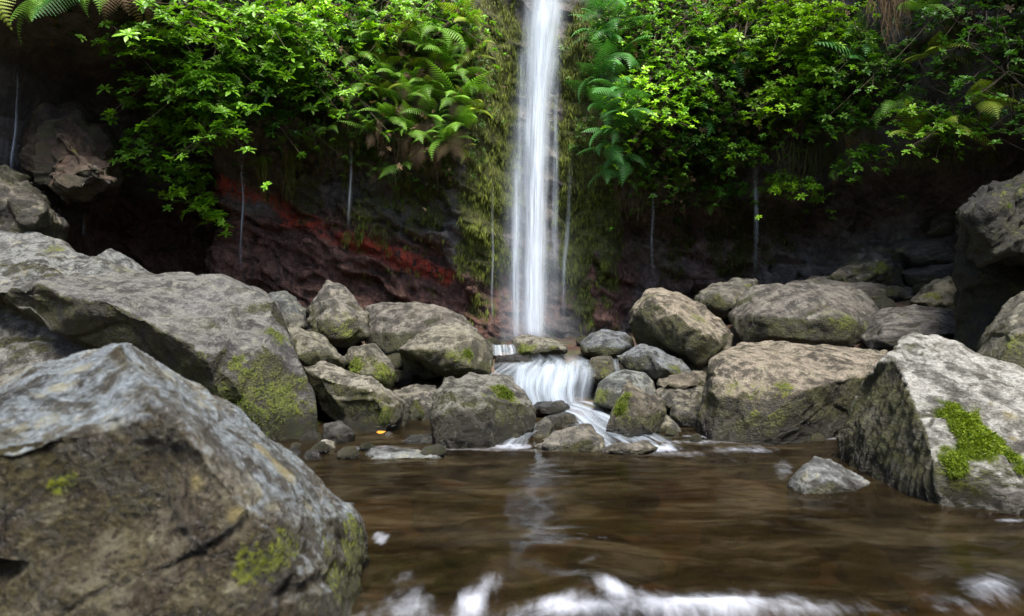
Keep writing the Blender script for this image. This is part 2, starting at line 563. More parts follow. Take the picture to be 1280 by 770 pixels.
    me2.vertices.foreach_set('co', (V - ctr).ravel()); me2.update()
    attr(me2, 'moss', mo); attr(me2, 'algae_shade', al); attr(me2, 'pale', pa); attr(me2, 'wet', wet); attr(me2, 'spot', spt)
    me2.materials.clear()
    o = link(name, me2, MR[mat], loc=tuple(ctr))
    me2.name = name
    tag(o, label, cat, group)
    if base:
        BASES.append((ctr[0], ctr[1], lo[2] + 0.12 * (hi[2] - lo[2]), max(hi[0] - lo[0], 0.3)))
    # standing moss blades as a part of the rock
    if tufts:
        ok = np.where((mo > 0.48) & (N2[:, 1] < 0.35))[0]
        if len(ok) > 10:
            pick = rng.choice(ok, size=tufts * 2)
            pick = pick[mo[pick] + .5 * g2[pick] + .55 * fbm(V[pick] * 22 + 3, 2) > .58]; tufts = len(pick)
            c = V[pick] - ctr + rng.normal(0, vox * 0.5, (tufts, 3))
            nr = N2[pick] * 0.75 + np.array([0, -0.15, 0.35])
            tm = blades(c, nr, tuft_len * .62, 9, 1.0, rng, .10, np.clip((mo[pick] - .45) * 2.4, .25, 1.15))
            t = link('moss', tm, ML['moss'], o)
    ROCKS.append(o)
    return o

def blades(C, D, length, per, spread, rg, width=0.16, size=None):
    """little pointed blades: C (n,3) roots, D (n,3) directions"""
    n = len(C) * per
    C = np.repeat(C, per, 0); D = np.repeat(D, per, 0)
    D = D / (np.linalg.norm(D, axis=1)[:, None] + 1e-6) + rg.normal(0, spread * 0.5, (n, 3))
    D /= np.linalg.norm(D, axis=1)[:, None] + 1e-6
    L = length * rg.uniform(0.5, 1.4, (n, 1))
    if size is not None:
        L = L * np.repeat(size, per)[:, None]
    side = np.cross(D, rg.normal(size=(n, 3))); side /= np.linalg.norm(side, axis=1)[:, None] + 1e-6
    W = L * width
    C = C + rg.normal(0, length * 0.25, (n, 3))
    a = C - side * W * .6; b_ = C + side * W * .6
    m1 = C + D * L * 0.55 + side * W; m0 = C + D * L * 0.55 - side * W
    tip = C + D * L - np.array([0, 0, 1]) * L * 0.25
    V = np.stack([a, b_, m1, tip, m0], 1).reshape(-1, 3)
    i = np.arange(n) * 5
    f4 = np.stack([i, i + 1, i + 2, i + 4], 1); f3 = np.stack([i + 4, i + 2, i + 3], 1)
    me = mesh_np('moss', V, [f4, f3])
    tone = np.repeat(np.clip(rg.normal(0.45, 0.28, n), 0, 1), 5) + np.tile([-.25, -.25, 0.05, .25, .05], n)
    attr(me, 'tone', np.clip(tone, 0, 1))
    return me

# ================================================================== the boulders
# --- near left boulder
rock('huge weathered boulder nearest the viewer, blue-grey sky sheen on top, brown flank, moss tuft low on it', 1.6, 1.35, [
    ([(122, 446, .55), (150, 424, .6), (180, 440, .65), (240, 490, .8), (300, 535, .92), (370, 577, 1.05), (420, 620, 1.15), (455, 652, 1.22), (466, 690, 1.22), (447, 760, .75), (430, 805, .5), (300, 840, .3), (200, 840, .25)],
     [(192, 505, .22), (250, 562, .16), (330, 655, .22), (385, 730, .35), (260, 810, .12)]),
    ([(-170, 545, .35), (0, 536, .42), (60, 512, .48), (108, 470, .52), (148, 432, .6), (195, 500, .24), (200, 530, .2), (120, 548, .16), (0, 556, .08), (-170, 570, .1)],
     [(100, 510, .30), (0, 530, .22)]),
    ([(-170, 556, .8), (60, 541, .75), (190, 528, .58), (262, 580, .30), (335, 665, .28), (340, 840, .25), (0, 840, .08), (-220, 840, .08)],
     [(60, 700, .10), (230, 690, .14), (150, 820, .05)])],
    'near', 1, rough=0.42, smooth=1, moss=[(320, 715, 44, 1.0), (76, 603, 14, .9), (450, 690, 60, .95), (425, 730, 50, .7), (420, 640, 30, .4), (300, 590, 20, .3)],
    algae_shade=.75, pale=.75, spots=[(362, 585, 24), (330, 556, 16), (405, 618, 16), (300, 640, 14), (240, 600, 16)], flank=((-.35, -.9, -.15), .5, 0), vox=.0075, wetz=.16, sink=.3, tufts=0, strata=((.55, .3, .8), .012, 9))
# --- big left boulder
rock('large grey boulder with a ragged overhanging ledge, behind the nearest boulder on the left', 4.8, 2.2, [
    ([(-40, 362, .8), (7, 353, .9), (34, 343, 1.1), (101, 345, 1.35), (186, 350, 1.35), (250, 346, 1.3), (300, 420, .4), (285, 470, .3)],
     [(47, 353, .60), (95, 360, .42), (135, 377, .28), (176, 396, .20), (199, 413, .14), (236, 429, .10), (260, 453, .10)]),
    ([(180, 352, 1.35), (216, 347, 1.3), (250, 342, 1.25), (272, 341, 1.2), (304, 350, 1.1), (331, 362, 1.0), (345, 375, .9), (354, 409, .75), (366, 440, .62), (386, 463, .55), (398, 492, .5), (398, 520, .45), (385, 542, .4), (345, 553, .36)],
     [(199, 412, .36), (236, 429, .28), (262, 453, .22), (290, 480, .2), (310, 530, .3), (330, 430, .35)]),
    ([(-180, 385, 1.2), (20, 362, 1.15), (130, 385, 1.15), (200, 420, 1.05), (260, 460, .9), (310, 495, .55), (345, 552, .4), (250, 600, .35), (-180, 640, .35)],
     [(60, 470, .72), (180, 480, .62), (255, 520, .42), (0, 580, .2)])],
    'grey', 2, rough=.42, smooth=2, moss=[(308, 462, 22, 1.0), (320, 520, 75, .80), (350, 420, 14, .8), (345, 525, 35, .6), (250, 500, 26, .5)], algae_shade=.85, pale=.62, sink=.3,
    tufts=240, tuft_len=.035)
rock('flat blue-grey boulder behind the ledged boulder at the left edge', 6.3, 1.9, [
    [(-160, 312), (0, 301), (44, 300), (88, 311), (128, 325), (169, 337), (198, 349), (205, 375), (195, 430), (-160, 440)]],
    'slate', 3, rough=.7, moss=[(70, 305, 14, .6), (160, 333, 10, .5)], algae_shade=.3, pale=.7, wetz=None)
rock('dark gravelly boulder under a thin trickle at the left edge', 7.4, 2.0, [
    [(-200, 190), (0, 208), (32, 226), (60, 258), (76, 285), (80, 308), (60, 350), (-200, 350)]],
    'dark', 4, rough=1.1, vox=.018, strata=((.2, 0, 1), .03, 12), moss=[(60, 300, 12, .6)], algae_shade=.2, pale=.35, wetz=None, base=False)
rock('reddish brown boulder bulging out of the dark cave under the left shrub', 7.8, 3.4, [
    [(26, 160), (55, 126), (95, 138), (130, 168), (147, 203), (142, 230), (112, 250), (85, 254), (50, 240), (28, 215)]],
    'red', 5, rough=1.2, vox=.02, strata=((.45, 0, 1), .045, 6), moss=[(100, 185, 8, .8)], algae_shade=.2, pale=.15, wetz=None, base=False)
# --- middle left pile
rock('upright pale boulder with pointed top among the left boulders', 7.1, 1.0, [
    [(384, 401), (390, 375), (409, 350), (426, 356), (445, 371), (458, 390), (463, 410), (458, 420), (441, 434), (420, 436), (391, 420)]],
    'grey', 6, rough=.8, moss=[(432, 410, 22, .6)], algae_shade=.4, pale=.7, wetz=None)
rock('smooth rounded tan boulder behind the moss-spotted overhanging boulder', 7.2, 1.3, [
    [(453, 415), (457, 384), (485, 377), (519, 375), (556, 384), (578, 395), (597, 412), (600, 440), (560, 455), (470, 450)]],
    'tan', 7, rough=.5, algae_shade=.3, pale=.5, wetz=None)
rock('rounded overhanging boulder with a yellow moss spot, left of the cascade', 6.2, 1.2, [
    ([(495, 438, .4), (516, 421, .55), (543, 406, .7), (570, 402, .75), (590, 409, .7), (607, 427, .6), (616, 449, .5), (612, 466, .4), (592, 474, .35), (556, 468, .4), (515, 450, .55)],
     [(500, 436, .1), (548, 438, .04), (556, 462, .10), (590, 460, .08), (585, 425, .2)]),
    ([(500, 440, .6), (550, 430, .5), (560, 465, .55), (530, 474, .6), (508, 465, .6)], [(530, 450, .5)])],
    'olive', 8, rough=.5, moss=[(582, 434, 17, .95), (590, 446, 10, .7)], algae_shade=.5, pale=.7, wetz=None, tufts=160, tuft_len=.03)
rock('olive sloping boulder beside the big ledged boulder', 6.1, .9, [
    [(358, 412), (372, 409), (401, 422), (421, 438), (434, 453), (425, 464), (381, 462), (358, 445)]],
    'olive', 9, rough=.8, algae_shade=.5, pale=.6, wetz=None)
rock('blue-black angular boulder at the back, under the red cliff band', 8.0, .9, [
    [(334, 366), (357, 363), (370, 373), (383, 390), (384, 408), (362, 415), (338, 405)]],
    'slate', 10, rough=.8, algae_shade=.1, pale=.3, wetz=None)
rock('small broken grey boulder between the pointed and the ledged boulders', 7.4, .6, [
    [(352, 396), (370, 390), (380, 394), (384, 408), (372, 420), (352, 415)]],
    'grey', 11, rough=1, algae_shade=.2, pale=.3, wetz=None)
rock('mossy boulder in the middle of the left pile', 6.2, .8, [
    [(429, 452), (440, 436), (468, 431), (486, 447), (495, 468), (490, 488), (466, 480), (440, 470)]],
    'olive', 12, rough=.9, moss=[(440, 455, 10, 1.), (484, 470, 16, .8)], algae_shade=.7, mossy=.35, pale=.5, wetz=None, tufts=120, tuft_len=.03)
rock('small pale block wedged above the mossy middle boulder', 6.6, .5, [
    [(440, 436), (455, 430), (472, 433), (478, 445), (460, 450), (443, 446)]], 'tan', 13, rough=.8, pale=.7, wetz=None)
rock('broad flat-topped boulder with a green mossy flank at the pool edge', 5.25, 1.2, [
    ([(375, 457, .8), (401, 452, .9), (428, 460, .8), (466, 474, .6), (478, 480, .4), (480, 520, .25), (472, 541, .2), (451, 534, .22), (428, 516, .4), (401, 510, .5), (388, 484, .6)],
     [(398, 471, .35), (440, 482, .2), (465, 488, .1), (420, 500, .25)]),
    ([(462, 474, .6), (489, 487, .6), (507, 503, .6), (513, 522, .55), (508, 538, .4), (478, 543, .16), (466, 520, .2)], [(478, 492, .15), (480, 530, .08)])],
    'olive', 14, rough=.6, moss=[(482, 515, 26, .85), (410, 470, 14, .5), (455, 520, 20, .55)], algae_shade=.8, pale=.8, sink=.15, tufts=120, tuft_len=.025)
rock('low boulder with smooth pale top, in shade beside the mossy-topped boulder', 5.75, .8, [
    ([(486, 490, .5), (519, 480, .7), (545, 481, .7), (546, 505, .3), (545, 538, .2), (509, 540, .2), (503, 510, .3)], [(520, 500, .2), (525, 520, .1)])],
    'grey', 15, rough=.7, moss=[(515, 515, 14, .85)], algae_shade=.6, pale=.7, sink=.1)
rock('angular boulder standing in the pool with bright yellow-green moss on its top', 4.85, .95, [
    ([(541, 490, .55), (555, 472, .65), (577, 468, .75), (607, 474, .75), (637, 471, .7), (651, 493, .6), (668, 503, .5), (667, 522, .4), (655, 535, .25), (627, 551, .12), (577, 560, .05), (546, 551, .1), (540, 516, .3)],
     [(556, 486, .22), (585, 492, .12), (618, 498, .12), (640, 505, .2), (580, 530, .0), (615, 530, .03)])],
    'olive', 16, rough=.75, moss=[(630, 486, 19, 1.0), (640, 497, 12, .9)], algae_shade=.75, pale=.6, sink=.3, tufts=260, tuft_len=.032)
rock('small boulder tucked under the mossy-topped boulder at the water line', 5.0, .4, [
    [(622, 555), (626, 540), (642, 532), (656, 540), (662, 554), (640, 560)]], 'olive', 17, rough=.9, algae_shade=.8, sink=.15, moss=[(640, 540, 12, .5)])

# --- around the cascade
rock('low mossy boulder at the foot of the main waterfall', 8.1, .9, [
    [(640, 424), (661, 418), (690, 424), (706, 430), (708, 440), (672, 446), (645, 444)]],
    'olive', 20, rough=.7, moss=[(654, 432, 16, .9), (690, 432, 10, .5)], algae_shade=.3, pale=.7, wetz=None, tufts=80, tuft_len=.03)
rock('dark boulder with a pale sunlit cap right of the waterfall foot', 8.0, 1.0, [
    [(724, 430), (733, 421), (750, 412), (782, 418), (794, 433), (788, 445), (759, 450), (728, 444)]],
    'slate', 21, rough=.8, moss=[(745, 440, 10, .5)], algae_shade=.5, pale=.6, wetz=None)
rock('wet dark boulder with a blue-grey face below the lichen-spotted boulder', 6.5, .9, [
    ([(770, 445, .5), (801, 430, .7), (824, 434, .6), (853, 450, .5), (866, 466, .4), (850, 478, .2), (817, 474, .2), (780, 462, .4)], [(812, 445, .2), (835, 462, .05)])],
    'slate', 22, rough=.6, moss=[(790, 452, 14, .5), (850, 458, 12, .7)], algae_shade=.3, pale=.7, wetz=None)
rock('dark mossy shelf boulder at the right end of the cascade lip', 6.6, .9, [
    [(735, 456), (740, 447), (764, 445), (770, 456), (766, 472), (748, 480), (738, 474)]],
    'dark', 23, rough=.6, moss=[(755, 462, 16, .6)], algae_shade=.6, pale=.2, wetz=None)
rock('rounded boulder with a smooth pale blue top, right of the cascade', 5.85, .9, [
    ([(740, 506, .25), (748, 478, .4), (764, 466, .55), (782, 461, .6), (806, 466, .55), (818, 478, .5), (822, 495, .4), (812, 510, .2), (764, 512, .1)], [(762, 485, .12), (785, 475, .25), (790, 500, .05)])],
    'slate', 24, rough=.2, smooth=8, moss=[(746, 495, 12, .8), (815, 472, 8, .6)], algae_shade=.2, pale=1.0, wetz=None)
rock('pyramid-shaped golden brown boulder with a mossy left flank in the stream', 5.15, .6, [
    ([(759, 531, .15), (764, 517, .25), (785, 476, .35), (804, 489, .35), (829, 500, .35), (833, 513, .3), (824, 526, .2), (808, 536, .1), (785, 536, .05)], [(788, 492, .12), (790, 515, .02), (810, 520, .08)])],
    'tan', 25, rough=.6, moss=[(774, 508, 16, 1.0), (780, 492, 9, .9)], algae_shade=.6, pale=.4, wetz=.14, sink=.1, tufts=160, tuft_len=.028)
rock('brown slab boulder squeezed under the lichen-spotted boulder', 6.2, .9, [
    [(820, 480), (845, 467), (880, 463), (884, 484), (850, 490), (826, 488)]], 'tan', 26, rough=.8, algae_shade=.6, wetz=None)
rock('dark wet boulder in the shadow gap left of the flat right slab', 5.9, .8, [
    [(820, 488), (845, 483), (880, 484), (884, 506), (846, 515), (824, 510)]], 'dark', 27, rough=.8, pale=.5, wetz=None)
rock('dark wedge boulder at the water line left of the flat right slab', 5.55, .6, [
    [(838, 506), (862, 502), (880, 508), (884, 532), (850, 534), (836, 520)]], 'dark', 28, rough=.8, wetz=.2, sink=.1)
rock('small speckled boulder behind the pyramid boulder', 5.4, .45, [
    [(810, 535), (829, 518), (846, 529), (852, 540), (812, 542)]], 'grey', 29, rough=.9, wetz=.12, sink=.1)
rock('dark wet boulder splitting the flow under the cascade', 6.0, .5, [
    [(664, 508), (672, 502), (703, 500), (714, 510), (698, 520), (668, 520)]], 'dark', 30, rough=.9, algae_shade=.6, moss=[(706, 505, 8, .5)], wetz=.5)
rock('small dark mossy boulder left of the lower chute', 5.6, .45, [
    [(680, 522), (705, 514), (718, 518), (726, 530), (712, 538), (690, 538)]], 'olive', 31, rough=.9, algae_shade=.9, wetz=.25)
rock('leaning oval dark boulder between the mossy-topped boulder and the chute', 5.2, .4, [
    [(660, 555), (668, 532), (683, 521), (693, 529), (690, 544), (678, 554)]], 'olive', 32, rough=.6, algae_shade=.8, wetz=.12, sink=.12, moss=[(672, 535, 10, .5)])
rock('speckled salt-and-pepper boulder at the pool edge below the chute', 4.75, .55, [
    ([(660, 560, .3), (690, 552, .3), (698, 542, .35), (717, 531, .4), (738, 530, .4), (753, 545, .3), (757, 558, .15), (740, 563, .05), (690, 563, .08)], None)],
    'grey', 33, rough=.9, algae_shade=.4, pale=.5, wetz=.05, sink=.15, moss=[(715, 540, 10, .4)])
rock('low flat speckled stone lying in the foam at the chute foot', 4.65, .4, [
    [(750, 563), (768, 555), (812, 553), (822, 561), (790, 568), (755, 567)]], 'tan', 34, rough=.9, algae_shade=.3, pale=.6, wetz=.03, sink=.12, cat='stone')
rock('wet rock under the small side fall left of the cascade', 7.0, .8, [
    [(620, 446), (650, 443), (668, 449), (660, 462), (634, 470), (618, 462)]], 'dark', 35, rough=.9, algae_shade=.3, wetz=2)
rock('dark rock sill under the lip of the main cascade', 6.75, 1.4, [
    [(622, 474, .3), (636, 462, .3), (690, 456, .5), (745, 458, .3), (752, 480, .2), (745, 515, .0), (690, 520, 0), (630, 505, .0)]],
    'dark', 36, rough=.5, algae_shade=.6, wetz=2)

# --- right bank
rock('big upright boulder spotted with pale lichen, right of the cascade', 6.9, 1.5, [
    ([(783, 405, .6), (794, 381, .8), (805, 361, .9), (829, 357, .95), (849, 363, .9), (876, 381, .8), (903, 398, .7), (918, 418, .6), (914, 440, .4), (893, 453, .3), (873, 462, .25), (849, 446, .4), (829, 436, .55), (795, 433, .7)],
     [(812, 375, .4), (850, 395, .1), (880, 420, .05), (860, 440, .15)])],
    'tan', 40, rough=.55, moss=[(866, 385, 20, .55), (810, 365, 14, .5)], algae_shade=.55, pale=.8, wetz=None)
rock('long rounded boulder with brown and green film, behind the flat right slab', 7.4, 1.8, [
    [(908, 392), (941, 362), (971, 356), (1010, 356), (1049, 357), (1076, 365), (1094, 379), (1100, 398), (1094, 420), (1076, 440), (995, 440), (928, 435)]],
    'tan', 41, rough=.45, smooth=6, moss=[(1060, 400, 34, .6)], algae_shade=.6, pale=.5, wetz=None)
rock('smooth mauve-grey slab boulder at the right end of the long boulder', 7.0, 1.7, [
    [(1078, 422), (1092, 395), (1112, 384), (1144, 379), (1184, 385), (1211, 395), (1214, 415), (1184, 440), (1123, 450), (1085, 440)]],
    'mauve', 42, rough=.5, algae_shade=.1, pale=.9, wetz=None, strata=((.2, 0, 1), .012, 9))
rock('long low dark boulder lying on top behind the long rounded boulder', 8.6, 1.2, [
    [(965, 356), (1009, 345), (1040, 344), (1079, 348), (1117, 354), (1156, 358), (1160, 376), (1123, 386), (1060, 380), (980, 372)]],
    'mauve', 43, rough=.6, moss=[(1020, 346, 10, .6), (1120, 362, 12, .6)], algae_shade=.4, pale=.3, wetz=None)
rock('jagged dark boulder with a green plant, in front of the cave on the right', 8.9, 1.0, [
    [(1038, 348), (1069, 318), (1096, 308), (1117, 317), (1132, 331), (1128, 360), (1050, 364)]],
    'dark', 44, rough=1.1, moss=[(1100, 330, 14, .8)], algae_shade=.5, pale=.3, wetz=None)
rock('tilted grey slab with a yellow lichen patch high on the right bank', 9.2, 1.3, [
    [(1108, 310), (1130, 299), (1164, 297), (1196, 293), (1202, 328), (1142, 337), (1125, 325)]],
    'mauve', 45, rough=.5, moss=[(1190, 300, 6, .3)], spots=[(1118, 309, 9)], algae_shade=.2, pale=.4, wetz=None)
rock('narrow slab under the tilted grey slab on the right bank', 8.9, 1.1, [
    [(1123, 340), (1147, 332), (1200, 325), (1203, 344), (1176, 356), (1138, 358)]],
    'mauve', 46, rough=.6, algae_shade=.3, pale=.3, wetz=None)
rock('topmost rounded boulder of the right bank beside the black overhanging rock', 9.7, 1.1, [
    [(1155, 275), (1171, 259), (1190, 259), (1196, 277), (1190, 300), (1158, 300)]],
    'dark', 47, rough=.8, pale=.5, wetz=None)
rock('greenish peaked boulder between the mauve slab and the black overhanging rock', 7.9, 1.0, [
    [(1136, 378), (1160, 356), (1187, 344), (1202, 355), (1210, 382), (1206, 398), (1160, 392)]],
    'olive', 48, rough=.8, moss=[(1165, 362, 12, .8)], algae_shade=.7, pale=.3, wetz=None)
rock('broken dark boulder at the cliff foot behind the lichen-spotted boulder', 8.7, 1.2, [
    [(870, 372), (890, 358), (921, 349), (943, 350), (952, 360), (940, 385), (905, 396), (880, 388)]],
    'grey', 49, rough=1.0, algae_shade=.4, pale=.4, wetz=None, moss=[(935, 352, 8, .6)])
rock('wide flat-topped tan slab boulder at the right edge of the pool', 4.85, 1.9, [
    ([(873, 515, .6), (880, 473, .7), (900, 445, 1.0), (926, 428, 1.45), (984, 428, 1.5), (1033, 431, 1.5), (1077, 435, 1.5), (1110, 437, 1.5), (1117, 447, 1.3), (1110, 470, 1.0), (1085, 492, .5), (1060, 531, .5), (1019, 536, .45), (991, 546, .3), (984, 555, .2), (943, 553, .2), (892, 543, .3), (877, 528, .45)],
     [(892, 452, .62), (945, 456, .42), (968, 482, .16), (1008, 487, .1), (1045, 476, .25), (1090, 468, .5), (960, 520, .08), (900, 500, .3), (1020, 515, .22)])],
    'tan', 50, rough=.42, moss=[(965, 515, 60, .50), (985, 480, 22, .6), (905, 500, 30, .35)], algae_shade=.8, pale=.85, sink=.3, tufts=160, tuft_len=.025)
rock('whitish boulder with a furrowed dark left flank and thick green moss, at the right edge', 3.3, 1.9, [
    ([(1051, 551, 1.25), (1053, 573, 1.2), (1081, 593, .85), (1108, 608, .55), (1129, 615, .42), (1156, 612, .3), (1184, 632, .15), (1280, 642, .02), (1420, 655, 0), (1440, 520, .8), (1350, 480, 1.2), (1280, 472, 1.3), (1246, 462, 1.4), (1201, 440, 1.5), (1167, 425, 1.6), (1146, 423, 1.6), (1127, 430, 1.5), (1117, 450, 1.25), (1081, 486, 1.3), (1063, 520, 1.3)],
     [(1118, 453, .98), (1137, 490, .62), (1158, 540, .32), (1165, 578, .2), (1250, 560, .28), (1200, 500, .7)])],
    'white', 51, rough=.5, spots=[(1262, 512, 13), (1266, 543, 9), (1240, 500, 6)], flank=((-.9, -.35, -.1), .9, .05), moss=[(1205, 530, 30, .95), (1235, 553, 30, .95), (1188, 575, 24, .75), (1222, 515, 15, .9), (1270, 570, 20, .8), (1230, 600, 26, .5), (1205, 600, 20, .5)], algae_shade=.9, pale=.8, vox=.011, wetz=.16, sink=.3,
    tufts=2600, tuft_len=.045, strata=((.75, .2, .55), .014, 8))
rock('half-submerged pale stone standing in the pool in front of the whitish boulder', 3.62, .55, [
    ([(984, 607, .2), (1003, 581, .35), (1019, 571, .4), (1036, 575, .4), (1062, 589, .4), (1096, 607, .3), (1080, 620, .1), (1005, 618, .05)], [(1010, 590, .12), (1040, 600, .08)])],
    'slate', 52, rough=.6, algae_shade=.2, pale=1.0, wetz=.03, sink=.2, moss=[(1010, 588, 12, .35)], cat='stone')
rock('grey-green boulder cut by the right edge, above the whitish boulder', 4.7, 1.4, [
    [(1220, 448), (1235, 416), (1255, 385), (1280, 364), (1330, 345), (1420, 400), (1420, 520), (1280, 500), (1240, 480)]],
    'olive', 53, rough=.5, moss=[(1265, 385, 9, .7), (1270, 430, 16, .55)], algae_shade=.6, pale=.3, wetz=None, strata=((-.6, 0, .7), .012, 8))
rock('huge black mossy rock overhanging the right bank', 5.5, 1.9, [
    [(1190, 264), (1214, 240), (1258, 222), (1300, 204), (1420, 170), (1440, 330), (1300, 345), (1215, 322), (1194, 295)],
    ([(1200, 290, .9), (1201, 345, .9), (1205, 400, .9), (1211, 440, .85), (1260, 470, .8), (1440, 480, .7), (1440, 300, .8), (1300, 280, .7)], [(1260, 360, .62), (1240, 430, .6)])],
    'black', 54, rough=1.3, mossy=.36, algae_shade=.7, pale=.0, wetz=None, mosstop=.2, tufts=900, tuft_len=.05)

# --- small stones in the pool edge
rock('small speckled stone at the pool edge under the broad flat-topped boulder', 5.0, .4, [[(402, 545), (406, 529), (426, 526), (446, 541), (434, 554), (404, 555)]], 'grey', 60, rough=.9, algae_shade=.4, wetz=.2, sink=.1, cat='stone', name='stone', moss=[(425, 540, 12, .4)])
rock('small round grey stone beside the ledged boulder foot', 5.1, .3, [[(372, 553), (382, 536), (396, 535), (400, 552)]], 'grey', 61, wetz=.2, sink=.1, cat='stone', name='stone')
rock('small pale white chip of stone at the pool edge', 4.85, .2, [[(398, 554), (404, 548), (418, 552), (420, 560), (400, 562)]], 'white', 62, pale=1, wetz=None, sink=.08, cat='stone', name='stone')
rock('long flat wet stone breaking the pool surface under the mossy-topped boulder', 4.5, .4, [[(448, 573), (463, 562), (513, 561), (559, 570), (548, 578), (454, 578)]], 'slate', 63, rough=.8, pale=.8, wetz=.04, sink=.1, cat='stone', name='stone')
rock('small wet stone with an orange leaf beside it', 5.2, .3, [[(470, 552), (485, 540), (500, 545), (506, 553), (480, 556)]], 'grey', 64, wetz=.1, sink=.1, cat='stone', name='stone')
rock('low wet slab left of the mossy-topped boulder', 5.0, .4, [[(498, 552), (522, 544), (546, 543), (548, 556), (505, 558)]], 'slate', 65, wetz=.1, sink=.1, cat='stone', name='stone')
rock('small dark pebble-like stone at the far left pool edge', 4.6, .25, [[(356, 565), (366, 556), (378, 567), (374, 580), (358, 582)]], 'dark', 66, wetz=.1, sink=.1, cat='stone', name='stone')
rock('small dark round stone in the pool near the nearest boulder', 4.5, .2, [[(378, 572), (386, 563), (397, 563), (402, 573), (390, 579)]], 'slate', 67, wetz=.1, sink=.1, cat='stone', name='stone')

# fallen orange leaf
def leaf_mesh(L, W, name='leaf'):
    V = [(-L, 0, 0), (-L * .4, -W, .004), (-L * .4, W, .004), (L * .3, -W * .8, .008), (L * .3, W * .8, .008), (L, 0, .02)]
    me = mesh_np(name, np.array(V), [np.array([[1, 3, 4, 2]]), np.array([[0, 1, 2], [3, 5, 4]])])
    attr(me, 'tone', np.full(6, .5))
    return me
lf = link('leaf', leaf_mesh(.035, .018), ML['orange'], loc=tuple(at(476, 541, 5.14)))
lf.rotation_euler = (.5, .2, .4)
tag(lf, 'small fallen orange leaf at the pool edge below the mossy flank', 'leaf')

# loose stones filling the gaps of the pile
def small_stone(seed, mat):
    bm = bmesh.new()
    bmesh.ops.create_icosphere(bm, subdivisions=4, radius=1.0)
    me = bpy.data.meshes.new('stone'); bm.to_mesh(me); bm.free()
    n = len(me.vertices)
    V = np.empty(n * 3, np.float32); me.vertices.foreach_get('co', V); V = V.reshape(-1, 3)
    f1, f2, cid = worley(V * 1.3 + seed)
    V *= (1 + .28 * fbm(V * .9 + seed, 3) + .16 * (cid - .5) * S((f2 - f1) * 3) + .05 * fbm(V * 4 + seed, 3))[:, None]
    V *= np.array([1.25, .9, .7], np.float32)
    me.vertices.foreach_set('co', V.ravel()); me.update()
    me.polygons.foreach_set('use_smooth', np.ones(len(me.polygons), bool))
    g = fbm(V * 2 + seed, 3)
    attr(me, 'moss', np.clip(.2 + g * .8, 0, .7)); attr(me, 'algae_shade', np.full(n, .6)); attr(me, 'pale', S(V[:, 2]) * .4); attr(me, 'wet', S(-V[:, 2] * 2)); attr(me, 'spot', np.zeros(n))
    me.materials.append(MR[mat])
    return me

# ================================================================== ground
POOLPTS = [(x, y, -.42) for x in np.arange(-2.0, 7, .5) for y in np.arange(-3, 4.6, .5) if x < 1.6 + .1 * y + 1.2]
def ground_z(X, Y):
    P = [(x, y, z, max(.35, w_ * .5)) for x, y, z, w_ in BASES]
    P += [(x, y, z, .6) for x, y, z in POOLPTS]
    P += [(at(p, 520, 6.0)[0], 6.1, .0, .3) for p in (690, 720)] + [(at(p, 520, 6.6)[0], 7.4, .22, .4) for p in (650, 690, 720)]
    P += [(x, 9.8, .5, .8) for x in np.arange(-6, 3, 1)] + [(x, 9.5, .6 + .35 * max(0, x - 2.5), .8) for x in np.arange(3, 8, 1)]
    P += [(x, 5.0, -.15, .35) for x in np.arange(-1, 2.2, .4)]
    P += [(4.6, 4, .2, .6), (5.5, 5.5, .8, .6), (6.5, 7, 1.5, .6), (7, 8.5, 1.7, .6), (-5, 5.5, .3, .6), (-6, 7.5, .8, .6), (-6.5, 9, .9, .6), (-4.2, 3, .1, .6), (-4, 0, .1, .8)]
    num = np.zeros_like(X); den = np.full_like(X, 1e-5)
    for x, y, z, s in P:
        wgt = np.exp(-((X - x) ** 2 + (Y - y) ** 2) / (2 * s * s)) / s
        num += wgt * z; den += wgt
    z = (num + 1e-5 * .3) / den
    # the sides and the back of the gorge rise steeply
    z = z + 9 * S((-X - 9) / 9) + 9 * S((X - 9) / 9) + 3.0 * S((-Y - 5.5) / 10)
    z += 9 * S((np.hypot(X, Y) - 26) / 30)
    return z
xs = np.concatenate([-np.geomspace(60, 7.2, 40), np.arange(-7, 8.01, .06), np.geomspace(8.2, 60, 40)])
ys = np.concatenate([-np.geomspace(60, 3.1, 40), np.arange(-3, 12.6, .06), np.geomspace(13, 60, 24)])
GX, GY = np.meshgrid(xs, ys, indexing='ij')
GZ = ground_z(GX, GY)
gp = np.stack([GX.ravel(), GY.ravel(), GZ.ravel()], 1)
w1, w2, wc = worley(gp * np.array([5, 5, 0]) + .5)
peb = np.clip(.45 - w1, 0, 1) * .10 * (0.3 + wc)
gp[:, 2] += .05 * fbm(gp * 1.4, 4) + peb
me = mesh_np('stream_bed', gp, grid_faces(len(xs), len(ys)))
b = N('stream_bed_gravel')
v = b.n('TexCoord').outputs['Object']
n1 = b.noise(v, 1.3, 6, .6); n2 = b.noise(v, 14, 6, .65)
vo = b.n('TexVoronoi'); vo.inputs['Scale'].default_value = 5.0; b.l(v, vo.inputs['Vector'])
c = b.ramp(n1, [(.3, (.022, .015, .009)), (.5, (.065, .045, .024)), (.7, (.13, .095, .05))])
c = b.mix(.5, c, b.mix(1.0, c, vo.outputs['Color'], 'MULTIPLY'))
c = b.mix(.7, c, b.ramp(n2, [(.25, .35), (.5, .9), (.75, 1.4)]), 'MULTIPLY')
gm = b.done(b.bsdf(c, .7, b.bump(n2, .8, .03)).outputs[0])
gnd = link('stream_bed', me, gm)
tag(gnd, kind='structure')

def gz(x, y):
    i = min(max(int(np.searchsorted(xs, x)), 1), len(xs) - 1); j = min(max(int(np.searchsorted(ys, y)), 1), len(ys) - 1)
    return float(GZ[i, j])

